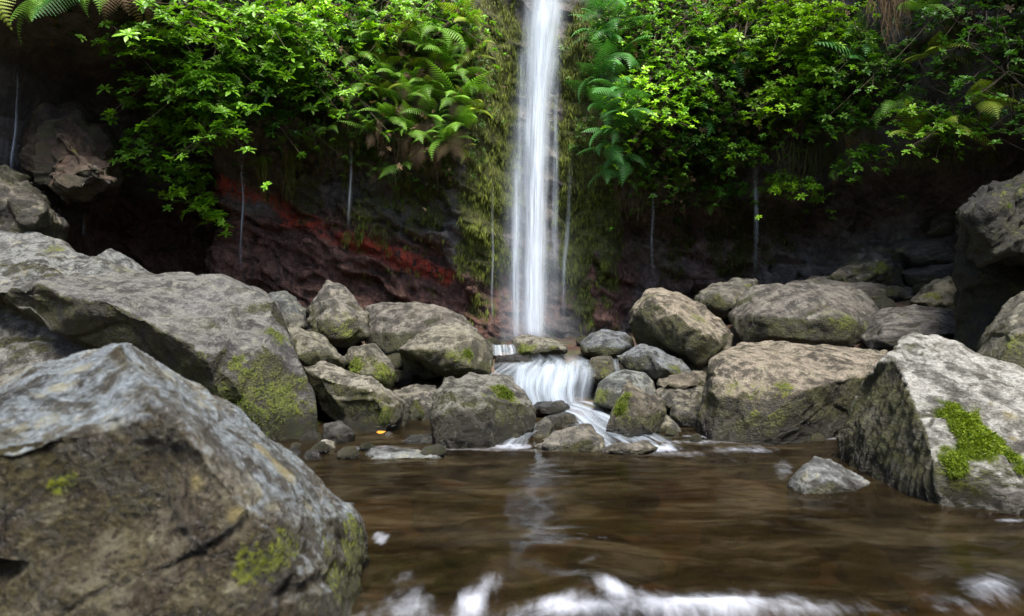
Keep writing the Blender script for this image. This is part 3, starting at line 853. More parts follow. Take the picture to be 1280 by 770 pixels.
sm = [small_stone(k * 3.3 + 1, m_) for k, m_ in enumerate(('dark', 'olive', 'grey', 'dark', 'slate', 'tan'))]
pr = random.Random(11)
spots = []
while len(spots) < 120:
    d = pr.uniform(5.4, 9.6); px = pr.uniform(330, 1190)
    if 630 - (8 if d < 7 else 0) < px < 850 and d < 8.2: continue
    p = at(px, 400, d); spots.append((p[0], p[1], pr.uniform(.06, .17)))
for k, (x, y, r) in enumerate(spots):
    o = bpy.data.objects.new('stone', sm[k % 6]); COL.objects.link(o)
    o.location = (x, y, gz(x, y) + r * .35); o.scale = (r, r, r)
    o.rotation_euler = (pr.uniform(-.4, .4), pr.uniform(-.4, .4), pr.uniform(0, 6.3))
    tag(o, 'small dark stone lying loose in the gaps between the boulders', 'stone', 'loose stones between the boulders')
# wet pebbles along the water line
for k in range(46):
    if k < 14: px = pr.uniform(350, 560); py = pr.uniform(546, 574) - (px - 350) * .01
    else: px = pr.uniform(815, 1040); py = pr.uniform(541, 552)
    d = F * 1.0 / (py - 385); p = at(px, py, d); rr_ = pr.choice((.015, .02, .028, .04, .06)) * pr.uniform(.8, 1.2)
    o = bpy.data.objects.new('pebble', sm[(k * 7 + 3) % 6]); COL.objects.link(o)
    o.location = (p[0], d, .3 * rr_); o.scale = (rr_, rr_, rr_ * 1.1)
    o.rotation_euler = (pr.uniform(-.4, .4), pr.uniform(-.4, .4), pr.uniform(0, 6.3))
    tag(o, 'wet pebble lying along the water line at the foot of the boulders', 'pebble', 'wet pebbles along the water line')
# cobbles under the shallow water
for k in range(60):
    px = pr.uniform(430, 1150); d = pr.uniform(2.0, 4.7); p = at(px, 400, d); r = pr.uniform(.08, .20)
    o = bpy.data.objects.new('stone', sm[(k * 5 + 1) % 6]); COL.objects.link(o)
    o.location = (p[0], d, gz(p[0], d) + r * .3); o.scale = (r, r, r)
    o.rotation_euler = (pr.uniform(-.4, .4), pr.uniform(-.4, .4), pr.uniform(0, 6.3))
    tag(o, 'brown stone lying under the shallow pool water', 'stone', 'stones on the pool bed')

# ================================================================== the cliff
cxs = np.concatenate([np.linspace(-16, -8.2, 30), np.arange(-8.1, 8.3, .030), np.linspace(8.4, 16, 30)])
czs = np.concatenate([np.arange(-.6, 6.9, .030), np.linspace(7, 14, 50)])
CX, CZ = np.meshgrid(cxs, czs, indexing='ij')
shp = CX.shape
x = CX.ravel(); z = CZ.ravel()
def G(a, s): return np.exp(-(a / s) ** 2)
def win(x, a, b_, s=.5): return S((x - a) / s + .5) * S((b_ - x) / s + .5)
y = 11.3 - 2.2 * S((-x - 3.2) / 4) - 2.6 * S((x - 3.6) / 3.6) - 7 * S((np.abs(x) - 8) / 6)
cut = win(x, -.5, 1.25, .7)                                   # gully of the main fall
y -= .75 * S((z - 2.6) / 1.6) * (1 - cut) * (0.6 + .4 * S((np.abs(x) - .3) / 3))
y += .30 * cut
y -= .45 * G(x + .75, .5) * S((z - 1.6) / 1.5)                # mossy pillar left of the fall
y += 2.0 * win(x, -6.7, -4.9, .9) * win(z, .6, 4.5, .7)
y -= 1.6 * win(x, -8.5, -3.6, .9) * S((z - 4.55) / .35)                 # dark cave on the left
zr = 2.35 - (x + 3.35) * .39                                  # slanting red band
y += .18 * S((zr - z) / .35) * win(x, -4.6, -.4, .8)
y += .9 * S((2.95 - z) / .7) * win(x, 1.9, 8, .9)            # undercut on the right
y -= 1.7 * S((x - 4.5) / .9) * S((z - 2.75 - .12 * (x - 5)) / .35)      # overhanging corner far right
y -= 2.2 * S((z - 6.2) / 2.2) * S((x - 2.6) / 2.5)  # unseen overhang above the view, added to shade the right cliff
y -= 1.0 * S((z - 6.4) / 2.2) * S((-x - 3.6) / 2.0)
P3 = np.stack([x, z * 1.0, y * .4], 1)
wv = np.stack([x * .5 + .25 * z, z * .8 + .32 * x, y * .3], 1)
rel = .55 * fbm(P3 * .55 + 4, 4) + .22 * (ridged(P3 * 1.1 + 8, 3) - .5)
tl = z + .39 * x
wq = .35 * pn(P3 * 1.7); wq2 = .35 * pn(P3 * 1.7 + 9)
fa_, ed = facets(np.stack([x * .95 + wq, tl * 2.0 + wq2, np.zeros_like(x) + .3], 1)); rel += .36 * fa_ * S(ed * 8)
fa_, ed = facets(np.stack([x * 2.6 + wq, tl * 5.2 + wq2, np.zeros_like(x) + 4.3], 1)); rel += .17 * fa_ * S(ed * 6)
fa_, ed = facets(np.stack([x * 7 + wq, tl * 12 + wq2, np.zeros_like(x) + 9.3], 1)); rel += .065 * fa_ * S(ed * 5)
lam = pn(np.stack([x * .7, tl * 4.5 + .8 * wq, np.zeros_like(x) + 2.2], 1))
rel += .06 * S(lam * 3 + .5) * win(z, -.5, 3.0, 1.0)
rel += .05 * fbm(P3 * 7, 4, .6)
rel *= np.where(np.abs(x) > 8.2, .6, 1) * (1 - .55 * cut)
y = y - rel
CYY = y.reshape(shp)
cV = np.stack([x, y, z], 1)
# masks in wall coordinates (x, z)
ppx = 640 + F * x / y; ppy = 385 - F * (z - CAMZ) / y
nz1 = fbm(P3 * 1.6 + 31, 4, .6); nz2 = fbm(P3 * 5 + 3, 3, .6)
def blob(cx_, cy_, rx, ry):
    c = at(cx_, cy_, 10.6); return np.sqrt(((x - c[0]) / (rx / F * 10.6)) ** 2 + ((z - c[2]) / (ry / F * 10.6)) ** 2)
def blobs(L, soft=.5, k=.5):
    m = np.zeros_like(x)
    for t in L:
        m = np.maximum(m, (t[4] if len(t) > 4 else 1) * S((1.0 + k * nz1 + k * .5 * nz2 - blob(*t[:4])) / soft + .5))
    return m
moss = blobs([(470, 265, 70, 40, .55), (330, 215, 50, 50, .5), (850, 270, 60, 60, .5), (960, 280, 60, 60, .5), (600, 330, 30, 60, .5), (612, 130, 42, 190), (600, 270, 36, 90, .8), (545, 235, 60, 50, .6), (450, 190, 70, 60, .5), (560, 60, 60, 90, .6), (730, 180, 32, 210, 1.0), (765, 270, 30, 100, .8), (690, 60, 60, 90, .5), (365, 215, 22, 60, .6), (500, 120, 80, 100, .4), (860, 60, 120, 120, .4), (1190, 100, 120, 130, .9), (1215, 190, 100, 26, .95), (1100, 60, 60, 80, .6), (30, 170, 40, 60, .45), (720, 340, 40, 60, .4), (540, 250, 60, 40, .35)])
def band(pts, r):
    m = np.zeros_like(x)
    for (ax, ay), (bx, by) in zip(pts[:-1], pts[1:]):
        A = at(ax, ay, 10.6); B = at(bx, by, 10.6)
        t = np.clip(((x - A[0]) * (B[0] - A[0]) + (z - A[2]) * (B[2] - A[2])) / ((B[0] - A[0]) ** 2 + (B[2] - A[2]) ** 2), 0, 1)
        dd = np.hypot(x - A[0] - t * (B[0] - A[0]), z - A[2] - t * (B[2] - A[2]))
        m = np.maximum(m, S(1.3 - dd / r + .8 * nz1 + .5 * nz2))
    return m
red = np.maximum(band([(262, 228), (325, 243), (345, 265), (385, 275), (392, 290), (440, 296), (500, 320), (555, 345)], .14), .7 * band([(420, 300), (520, 335)], .10))
brown = blobs([(330, 320, 110, 70), (460, 340, 90, 60), (600, 380, 120, 45), (765, 350, 50, 60), (200, 300, 110, 70, .8), (900, 300, 120, 60, .5), (400, 300, 60, 50)])
wetm = blobs([(660, 250, 90, 220), (430, 220, 90, 60, .9), (560, 270, 70, 60), (330, 250, 80, 60, .6), (900, 290, 90, 60, .6), (330, 340, 70, 40, .8), (500, 380, 120, 40, .7)])
wetm = np.maximum(wetm, .85 * S((3.6 - z + .6 * nz1) / .8))
F4 = grid_faces(len(cxs), len(czs))[:, ::-1]
# cap: plateau running back from the top edge
top = np.arange(len(cxs)) * len(czs) + len(czs) - 1
nb = len(cV)
capV = cV[top] + np.array([0, 40, 3])
cf = np.stack([top[:-1], nb + np.arange(len(cxs) - 1), nb + np.arange(1, len(cxs)), top[1:]], 1)
me = mesh_np('cliff', np.concatenate([cV, capV]), np.concatenate([F4, cf]))
z0 = np.zeros(len(capV))
for nm, a in (('moss', moss), ('red', red), ('brown', brown), ('wet', wetm)):
    attr(me, nm, np.concatenate([a, z0]))
b = N('cliff_rock')
v = b.n('TexCoord').outputs['Object']
n1 = b.noise(v, 1.6, 8, .65, .3)
n2 = b.noise(b.scaled(v, (1, 1, .55)), 9, 7, .68, .4)
n3 = b.noise(v, 40, 4, .6)
nd = b.noise(b.scaled(v, (9, 9, .7)), 1.4, 5, .6, .2)          # vertical drip streaks
c = b.ramp(n1, [(.30, (.034, .030, .027)), (.5, (.12, .105, .095)), (.70, (.29, .26, .24))])
c = b.mix(b.math('MULTIPLY', b.attr('brown'), .85), c, b.ramp(n2, [(.3, (.050, .026, .019)), (.55, (.19, .086, .062)), (.75, (.34, .20, .15))]))
c = b.mix(.6, c, b.ramp(n2, [(.25, .3), (.5, .9), (.72, 1.5)]), 'MULTIPLY')
c = b.mix(b.math('MULTIPLY', b.mapr(nd, .5, .66), .35), c, (.020, .016, .014))
c = b.mix(b.math('MULTIPLY', b.attr('red'), b.math('MULTIPLY', b.mapr(n2, .39, .50), b.mapr(nd, .30, .44)), True), c, b.mix(b.mapr(n3, .3, .7), (.30, .024, .014), (.68, .115, .055)))
mo = b.math('ADD', b.attr('moss'), b.math('MULTIPLY', b.math('SUBTRACT', b.math('ADD', b.math('MULTIPLY', n2, .5), b.math('MULTIPLY', nd, .5)), .5), 2.2))
mf = b.mapr(mo, .42, .72)
c = b.mix(mf, c, b.mix(b.mapr(n3, .3, .7), (.020, .026, .005), (.115, .125, .020)))
h = b.math('ADD', b.math('MULTIPLY', n2, .9), b.math('MULTIPLY', n3, .35))
rg = b.math('SUBTRACT', .75, b.math('MULTIPLY', b.attr('wet'), .60))
rg = b.math('MAXIMUM', rg, b.math('MULTIPLY', mf, .8))
cm = b.done(b.bsdf(c, rg, b.bump(h, 1.0, .10), .6).outputs[0])
cliff = link('cliff', me, cm)
tag(cliff, kind='structure')

def cliff_y(X, Z):
    X = np.asarray(X, float); Z = np.asarray(Z, float)
    i = np.clip(np.searchsorted(cxs, X), 0, len(cxs) - 1); j = np.clip(np.searchsorted(czs, Z), 0, len(czs) - 1)
    return CYY[i, j]
def cliff_pt(px, py, off=0.0):
    d = 10.0
    for _ in range(14):
        p = at(px, py, d)
        d = .5 * d + .5 * (float(cliff_y(p[0], p[2])))
    return at(px, py, d - off)

# ================================================================== water
def sheet(name, rows, mat, nu=40, nv=120, bulge=.1, edge=.25, ends=(.0, .1), corr=.02, seed=0, ufreq=6, loc=None, core=0.0):
    rows = np.array(rows, float)
    t = np.linspace(0, len(rows) - 1, nv)
    k = np.clip(t.astype(int), 0, len(rows) - 2); f = (t - k)[:, None]
    p0 = rows[np.clip(k - 1, 0, None)]; p1 = rows[k]; p2 = rows[k + 1]; p3 = rows[np.clip(k + 2, None, len(rows) - 1)]
    r = .5 * (2 * p1 + (p2 - p0) * f + (2 * p0 - 5 * p1 + 4 * p2 - p3) * f ** 2 + (3 * p1 - p0 - 3 * p2 + p3) * f ** 3)
    u = np.linspace(0, 1, nu)
    L = np.stack([(r[:, 0] - 640) / F * r[:, 3], r[:, 3], CAMZ + (385 - r[:, 2]) / F * r[:, 3]], 1)
    Rr = np.stack([(r[:, 1] - 640) / F * r[:, 3], r[:, 3], CAMZ + (385 - r[:, 2]) / F * r[:, 3]], 1)
    V = L[None] * (1 - u)[:, None, None] + Rr[None] * u[:, None, None]
    mid = .5 * (L + Rr)
    seg = np.concatenate([[0], np.cumsum(np.linalg.norm(np.diff(mid, axis=0), axis=1))])
    uu = np.repeat(u, nv); vv = np.tile(seg, nu)
    V = V.reshape(-1, 3)
    c = corr * fbm(np.stack([uu * ufreq + seed, vv * .8, np.full_like(uu, seed)], 1), 3)
    V[:, 1] -= bulge * (1 - (2 * uu - 1) ** 2) + c
    V[:, 2] += c * .4
    tt = np.tile(t / (len(rows) - 1), nu)
    wob = .10 * fbm(np.stack([vv * 1.7 + seed, uu * 2, np.full_like(uu, seed + 3)], 1), 3)
    fade = S((uu + wob) / edge) * S((1 - uu + wob) / edge)
    if ends[0]: fade *= S(tt / ends[0])
    if ends[1]: fade *= S((1 - tt) / ends[1])
    fade = fade * (1 + core * (1 - (2 * uu - 1) ** 2))
    org = V.min(0) * np.array([0, 0, 1]) + V.mean(0) * np.array([1, 1, 0])
    me = mesh_np(name, V - org, grid_faces(nu, nv))
    attr(me, 'fade', fade)
    uvl = me.uv_layers.new(name='UVMap')
    li = np.empty(len(me.loops), np.int32); me.loops.foreach_get('vertex_index', li)
    wid = float(np.linalg.norm((Rr - L).mean(0)))
    uv = np.stack([uu + seed * 1.37, vv + seed * 2.1], 1)[li]
    uvl.data.foreach_set('uv', uv.astype(np.float32).ravel())
    return link(name, me, mat, loc=tuple(org))

fd = 10.55
fall = sheet('waterfall', [(656, 722, -260, fd + .2), (655, 714, -120, fd + .1), (652, 710, 0, fd), (650, 704, 60, fd - .03), (648, 696, 120, fd - .06), (648, 690, 200, fd - .1), (648, 688, 280, fd - .14), (648, 686, 360, fd - .18), (648, 686, 424, fd - .2)],
             MW_CORE, 60, 260, .16, .42, (0, .05), .06, 1, 5)
tag(fall, 'tall silky white main waterfall dropping down the mossy cliff', 'waterfall')
def veil(rows, parent, seed, mat=MW_VEIL, bulge=.08, edge=.45, corr=.05, ends=(.06, .05), nu=30):
    o = sheet('water_veil', rows, mat, nu, 160, bulge, edge, ends, corr, seed, 5)
    o.parent = parent
    o.location = Vector(o.location) - Vector(parent.location)
    return o
veil([(650, 722, -260, fd), (642, 720, 0, fd - .15), (636, 704, 120, fd - .2), (632, 700, 250, fd - .25), (630, 700, 430, fd - .35)], fall, 4)
veil([(660, 712, -260, fd), (660, 704, 0, fd - .3), (654, 692, 120, fd - .33), (652, 686, 250, fd - .38), (650, 684, 430, fd - .45)], fall, 9, MW_CORE)
veil([(642, 672, 60, fd - .1), (640, 662, 180, fd - .15), (638, 656, 300, fd - .2), (638, 655, 425, fd - .3)], fall, 14)
veil([(630, 676, 150, fd - .3), (622, 668, 230, fd - .35), (618, 664, 320, fd - .4), (620, 668, 430, fd - .5)], fall, 27, MW_MIST)
veil([(634, 668, 205, fd - .3), (634, 656, 300, fd - .35), (638, 650, 424, fd - .4)], fall, 33, MW_VEIL, ends=(.4, .05))
veil([(606, 736, 250, fd - .5), (600, 738, 330, fd - .6), (596, 742, 400, fd - .7), (592, 746, 450, fd - .75)], fall, 36, MW_MIST, edge=.5, ends=(.6, .35))
veil([(688, 706, 40, fd - .3), (686, 702, 120, fd - .32), (688, 700, 200, fd - .35), (686, 700, 300, fd - .4), (690, 700, 420, fd - .45)], fall, 44, MW_VEIL, ends=(.4, .3), nu=14)
veil([(638, 652, 190, fd - .3), (640, 650, 260, fd - .33), (638, 650, 330, fd - .36), (640, 650, 424, fd - .4)], fall, 47, MW_THIN, ends=(.3, .1), nu=14)
veil([(666, 692, 10, fd - .4), (660, 684, 140, fd - .42), (656, 680, 260, fd - .46), (652, 680, 425, fd - .5)], fall, 21, MW_CORE)

def trickle(label, rows, seed, off=.12, mat=MW_THIN):
    rr = []
    for (a, b_, py) in rows:
        a, b_ = a + (b_ - a) * .24, b_ - (b_ - a) * .24
        wb = .9 * math.sin(py * .055 + seed) + .6 * math.sin(py * .13 + seed * 2); a += wb; b_ += wb
        p = cliff_pt((a + b_) / 2, py); rr.append((a, b_, py, p[1] - off))
    ds = [q[3] for q in rr]; dm = min(ds)
    rr = [(a, b_, py, dm + .25 * (d - dm)) for a, b_, py, d in rr]
    o = sheet('trickle', rr, mat, 10, 70, .03, .5, (.55, .35), .02, seed, 2)
    tag(o, label, 'trickle', 'thin trickles running down the cliff')
trickle('thin waterfall trickling beside the hanging ferns at the far left edge', [(17, 29, 60), (18, 28, 110), (12, 26, 160), (8, 24, 200), (10, 24, 222)], 31, .25)
trickle('thin straight thread of water falling over the red rock on the left', [(300, 309, 140), (300, 309, 180), (299, 308, 215), (299, 308, 250), (298, 307, 285), (297, 307, 318), (297, 308, 345)], 32)
trickle('short faint trickle on dark rock right of the left shrub', [(434, 444, 170), (433, 445, 212), (431, 443, 245), (430, 442, 285)], 33)
trickle('thin trickle dropping close to the left side of the main waterfall', [(610, 621, 215), (611, 620, 262), (611, 619, 320), (611, 619, 365), (611, 619, 410)], 34)
trickle('wavy trickle close to the right side of the main waterfall', [(706, 722, 180), (702, 718, 280), (697, 712, 340), (699, 710, 412)], 35)
trickle('faint trickle over the dark undercut right of the main waterfall', [(938, 952, 185), (936, 954, 222), (937, 954, 260), (936, 953, 300), (938, 952, 350)], 36)
trickle('barely visible trickle in the dark cave behind the left boulders', [(102, 112, 252), (101, 110, 300)], 37)
trickle('fine dripping thread between the main waterfall and the right shrubs', [(810, 820, 215), (811, 820, 262), (811, 819, 305), (811, 819, 350)], 38)

# stepped cascade
cas = sheet('cascade', [(652, 722, 441, 8.1), (650, 738, 449, 7.4), (640, 743, 455, 6.95), (634, 744, 461, 6.72), (631, 744, 472, 6.58), (632, 741, 488, 6.5), (640, 740, 506, 6.46)],
            MW_CASC, 70, 130, .10, .20, (.30, .08), .05, 41, 9)
tag(cas, 'broad white cascade pouring over the rock step below the main waterfall', 'cascade')
v2 = sheet('water_veil', [(652, 735, 452, 6.9), (642, 740, 460, 6.62), (634, 738, 474, 6.46), (636, 730, 490, 6.38), (644, 735, 510, 6.33)], MW_CASC, 50, 80, .12, .25, (.2, .1), .05, 47, 8)
v2.parent = cas; v2.location = Vector(v2.location) - Vector(cas.location)
chute = sheet('chute', [(650, 742, 500, 6.55), (668, 762, 506, 6.35), (688, 772, 512, 6.2), (700, 778, 522, 5.95), (712, 800, 532, 5.65), (728, 826, 542, 5.35), (744, 846, 553, 5.05), (752, 862, 563, 4.78)],
              MW_CHUTE, 70, 120, .06, .16, (.04, .14), .05, 51, 8)
tag(chute, 'lower white chute running from the cascade down into the pool', 'cascade')
c2 = sheet('water_veil', [(640, 745, 503, 6.5), (655, 760, 508, 6.28), (690, 776, 516, 6.02), (712, 806, 533, 5.55), (740, 850, 552, 5.0)], MW_CHUTE, 50, 80, .08, .3, (.1, .2), .06, 57, 6)
c2.parent = chute; c2.location = Vector(c2.location) - Vector(chute.location)
sf = sheet('cascade', [(612, 644, 430, 8.0), (612, 646, 436, 7.8), (612, 648, 444, 7.7)], MW_CASC, 30, 30, .05, .25, (.2, .1), .04, 61, 6)
tag(sf, 'small side fall at the upper left of the cascade', 'cascade')
sf = sheet('cascade', [(618, 672, 452, 7.0), (612, 660, 458, 6.8), (604, 644, 466, 6.6), (596, 640, 476, 6.4)], MW_VEIL, 30, 40, .05, .3, (.2, .2), .05, 63, 5)
tag(sf, 'thin film of white water slipping past the rounded mossy boulder', 'cascade')
sf = sheet('cascade', [(764, 774, 447, 6.7), (765, 775, 456, 6.45), (766, 778, 470, 6.3)], MW_VEIL, 12, 30, .03, .5, (.3, .4), .02, 65, 3)
tag(sf, 'narrow dribble between the mossy shelf boulder and the wet dark boulder', 'cascade')
sf = sheet('cascade', [(655, 690, 528, 5.45), (650, 672, 540, 5.2), (630, 664, 549, 5.0), (618, 664, 557, 4.86)], MW_VEIL, 24, 40, .03, .3, (.2, .15), .04, 67, 4)
tag(sf, 'small white runnel beside the leaning oval boulder', 'cascade')

# pool
pxs = np.arange(-3.2, 7.0, .025); pys = np.arange(-3.0, 6.1, .025)
PX, PY = np.meshgrid(pxs, pys, indexing='ij')
X = PX.ravel(); Y = PY.ravel()
q = np.stack([X, Y, np.zeros_like(X)], 1)
sx = np.where(Y > .4, 640 + F * X / np.maximum(Y, .4), -9999); sy = np.where(Y > .4, 385 + F * CAMZ / np.maximum(Y, .4), 5000)
fn = fbm(q * np.array([5, 2.2, 1]), 4, .6); fn2 = fbm(q * np.array([14, 5, 1]) + 7, 3, .6)
def spl(cx_, cy_, rx, ry, s=1, soft=.6, ang=0):
    ca, sa = math.cos(R(ang)), math.sin(R(ang))
    dx, dy = sx - cx_, sy - cy_
    r_ = np.sqrt(((dx * ca + dy * sa) / rx) ** 2 + ((-dx * sa + dy * ca) / ry) ** 2)
    kk = np.where(sy > 690, .45, 1.0)
    return s * S((1.0 - r_ + kk * (.45 * fn + .35 * fn2)) / (soft * np.where(sy > 690, 2.6, 1)) + .25)
foam = np.zeros_like(X)
for a in [(795, 560, 60, 6, .75, 1), (870, 553, 80, 4, .35, 1.2), (925, 562, 60, 6, .42, 1.4), (850, 567, 90, 6, .30, 1.4), (978, 588, 20, 18, .30, 1.6, -40), (905, 547, 70, 2.5, .5, 1), (1030, 549, 40, 2.5, .35), (900, 575, 110, 10, .14, 1.5),
          (640, 558, 30, 4, .6, 1), (690, 563, 60, 3, .25, 1), (470, 560, 60, 3, .3), (600, 562, 60, 2, .3),
          (430, 630, 18, 2, .3), (476, 672, 10, 9, .45), (1000, 622, 70, 5, .20, 1.4, 8), (1060, 640, 80, 6, .14, 1.4, 12), (1265, 650, 30, 3, .4, 1), (700, 600, 26, 40, .05, 1.5),
          (512, 752, 46, 34, .75, 1.0), (505, 715, 34, 14, .35, 1.0), (608, 735, 34, 16, .55, .9, -25), (588, 748, 26, 15, 1.0, .7, -15), (690, 762, 60, 14, 1, .9), (770, 752, 44, 15, 1.0, .8, 20), (880, 768, 190, 26, 1.1, .9), (720, 770, 90, 16, 1, .9), (1000, 772, 80, 14, .8, 1), (1238, 744, 44, 26, .9, 1.2, 10), (640, 768, 60, 10, .6, 1), (940, 752, 120, 10, .5, 1, 6), (1090, 768, 90, 10, .45, 1.2), (560, 764, 40, 10, .6, 1), (700, 730, 60, 5, .25, 1, -20), (820, 735, 70, 5, .22, 1, 12),
          (690, 660, 60, 5, .12), (740, 672, 50, 3, .2, .8, 10), (740, 705, 36, 6, .3, .9, -30), (1160, 645, 60, 4, .12, 1.2)]:
    foam = np.maximum(foam, spl(*a))
foam = np.maximum(foam, .30 * S((sy - 722) / 50) * S(.45 + 1.5 * fn + .8 * fn2))
def gb(cx_, cy_, rx, ry):
    return np.exp(-((sx - cx_) / rx) ** 2 - ((sy - cy_) / ry) ** 2)
Z = .006 * fbm(q * np.array([2.2, 3.5, 1]), 3) + .003 * fbm(q * np.array([7, 10, 1]), 2)
Z += .055 * gb(640, 700, 110, 26) + .05 * gb(745, 740, 60, 18) + .05 * gb(880, 775, 190, 20) + .04 * gb(1235, 750, 60, 26) - .05 * gb(590, 765, 60, 18) - .04 * gb(480, 730, 60, 30)
Z += .012 * foam * S((sy - 690) / 40) + .008 * foam * fn2
Z += np.clip((Y - 4.9), 0, 1) * .03
me = mesh_np('pool_water', np.stack([X, Y, Z], 1), grid_faces(len(pxs), len(pys)))
attr(me, 'foam', np.clip(foam, 0, 1))
b = N('pool_water')
v = b.n('TexCoord').outputs['Object']
sv = b.scaled(v, (1.2, 2.6, 1))
n1 = b.noise(sv, 1.6, 5, .6, .8); n2 = b.noise(b.scaled(v, (3, 8, 1)), 2.0, 4, .6, 1.2)
c = b.ramp(n1, [(.32, (.007, .005, .003)), (.5, (.025, .018, .009)), (.68, (.072, .056, .031))])
c = b.mix(.28, c, b.ramp(n2, [(.32, .40), (.5, .95), (.66, 2.2)]), 'MULTIPLY')
h = b.math('ADD', n1, b.math('MULTIPLY', n2, .35))
nrm = b.bump(h, .075, .05)
p = b.bsdf(c, .07, nrm, .6)
p.inputs['IOR'].default_value = 1.45
tr = b.n('BsdfTransparent'); tr.inputs['Color'].default_value = (.46, .37, .23, 1)
lw = b.n('LayerWeight'); lw.inputs['Blend'].default_value = .25
m0 = b.n('MixShader')
b.l(b.mapr(lw.outputs['Facing'], .35, .95, .36, 1.0), m0.inputs[0])
b.l(tr.outputs[0], m0.inputs[1]); b.l(p.outputs[0], m0.inputs[2])
fo = b.n('BsdfDiffuse'); fo.inputs['Color'].default_value = (.55, .59, .68, 1)
nf = b.noise(b.scaled(v, (10, 4, 1)), 2.5, 5, .6, .5)
fa = b.attr('foam')
ff = b.math('MULTIPLY', b.mapr(b.math('ADD', fa, b.math('MULTIPLY', b.math('SUBTRACT', nf, .5), .55)), .10, 1.25), b.mapr(fa, .02, .25), True)
m1 = b.n('MixShader')
b.l(ff, m1.inputs[0]); b.l(m0.outputs[0], m1.inputs[1]); b.l(fo.outputs[0], m1.inputs[2])
pool = link('pool_water', me, b.done(m1.outputs[0]))
tag(pool, kind='structure')

# ================================================================== plants
def inst_mesh(name, tV, tF, T, tone, ttone):
    """stamp a template (verts, list of face arrays) with transforms T (n,3,4)"""
    n, k = len(T), len(tV)
    V = np.einsum('nij,kj->nki', T[:, :, :3], tV) + T[:, None, :, 3]
    faces = []
    for f in tF:
        faces.append((f[None] + (np.arange(n) * k)[:, None, None]).reshape(-1, f.shape[1]))
    me = mesh_np(name, V.reshape(-1, 3), faces)
    attr(me, 'tone', np.clip(tone[:, None] + ttone[None], 0, 1).ravel())
    return me

def rosette_template(nl, L, W, tilt, seed):
    """leaves set round a twig tip"""
    rg = np.random.default_rng(seed)
    V, Q, T3, tt = [], [], [], []
    for k in range(nl):
        a = 2.39996 * k + rg.normal(0, .15); f = k / nl
        l = L * (1 - .45 * f) * rg.uniform(.85, 1.15); ti = tilt + f * .9 + rg.normal(0, .12)
        ww = W * (1 - .3 * f)
        d = np.array([math.cos(a) * math.cos(ti), math.sin(a) * math.cos(ti), math.sin(ti)])
        s = np.array([-math.sin(a), math.cos(a), 0]); n = np.cross(d, s)
        base = len(V)
        prof = [(.0, .12, 0), (.30, .62, .02), (.62, 1.0, .02), (.86, .62, -.02)]
        for (t, w_, up) in prof:
            cpt = d * l * t + np.array([0, 0, -1]) * l * .22 * t * t
            for sd in (-1, 0, 1):
                V.append(cpt + s * ww * w_ * sd + n * (-abs(sd) * ww * .28 + 0) * -1)
                tt.append((.16 if sd == 0 else 0) + .22 * f + .1 * t)
        V.append(d * l * 1.0 + np.array([0, 0, -1]) * l * .24); tt.append(.25)
        for r_ in range(3):
            for cc in range(2):
                i = base + r_ * 3 + cc
                Q.append((i, i + 1, i + 4, i + 3))
        i = base + 9
        T3 += [(i, i + 1, base + 12), (i + 1, i + 2, base + 12)]
    return np.array(V), [np.array(Q), np.array(T3)], np.array(tt) - .1

def frames(D, rg):
    """random rotations whose z axis follows D"""
    D = D / np.linalg.norm(D, axis=1)[:, None]
    a = np.cross(D, rg.normal(size=D.shape)); a /= np.linalg.norm(a, axis=1)[:, None]
    c = np.cross(D, a)
    return np.stack([a, c, D], 2)

ROS = [rosette_template(10, .120, .021, .05, 3), rosette_template(9, .088, .017, .15, 4), rosette_template(11, .135, .024, .0, 5)]

def tube(bmV, bmF, P, r0, r1, k=5):
    P = np.array(P); n = len(P); base = len(bmV)
    for i in range(n):
        t = P[min(i + 1, n - 1)] - P[max(i - 1, 0)]; t /= np.linalg.norm(t) + 1e-9
        a = np.cross(t, [.3, .9, .2]); a /= np.linalg.norm(a) + 1e-9; c = np.cross(t, a)
        r_ = r0 + (r1 - r0) * i / (n - 1)
        for j in range(k):
            an = 2 * math.pi * j / k
            bmV.append(P[i] + r_ * (a * math.cos(an) + c * math.sin(an)))
    for i in range(n - 1):
        for j in range(k):
            bmF.append((base + i * k + j, base + i * k + (j + 1) % k, base + (i + 1) * k + (j + 1) % k, base + (i + 1) * k + j))

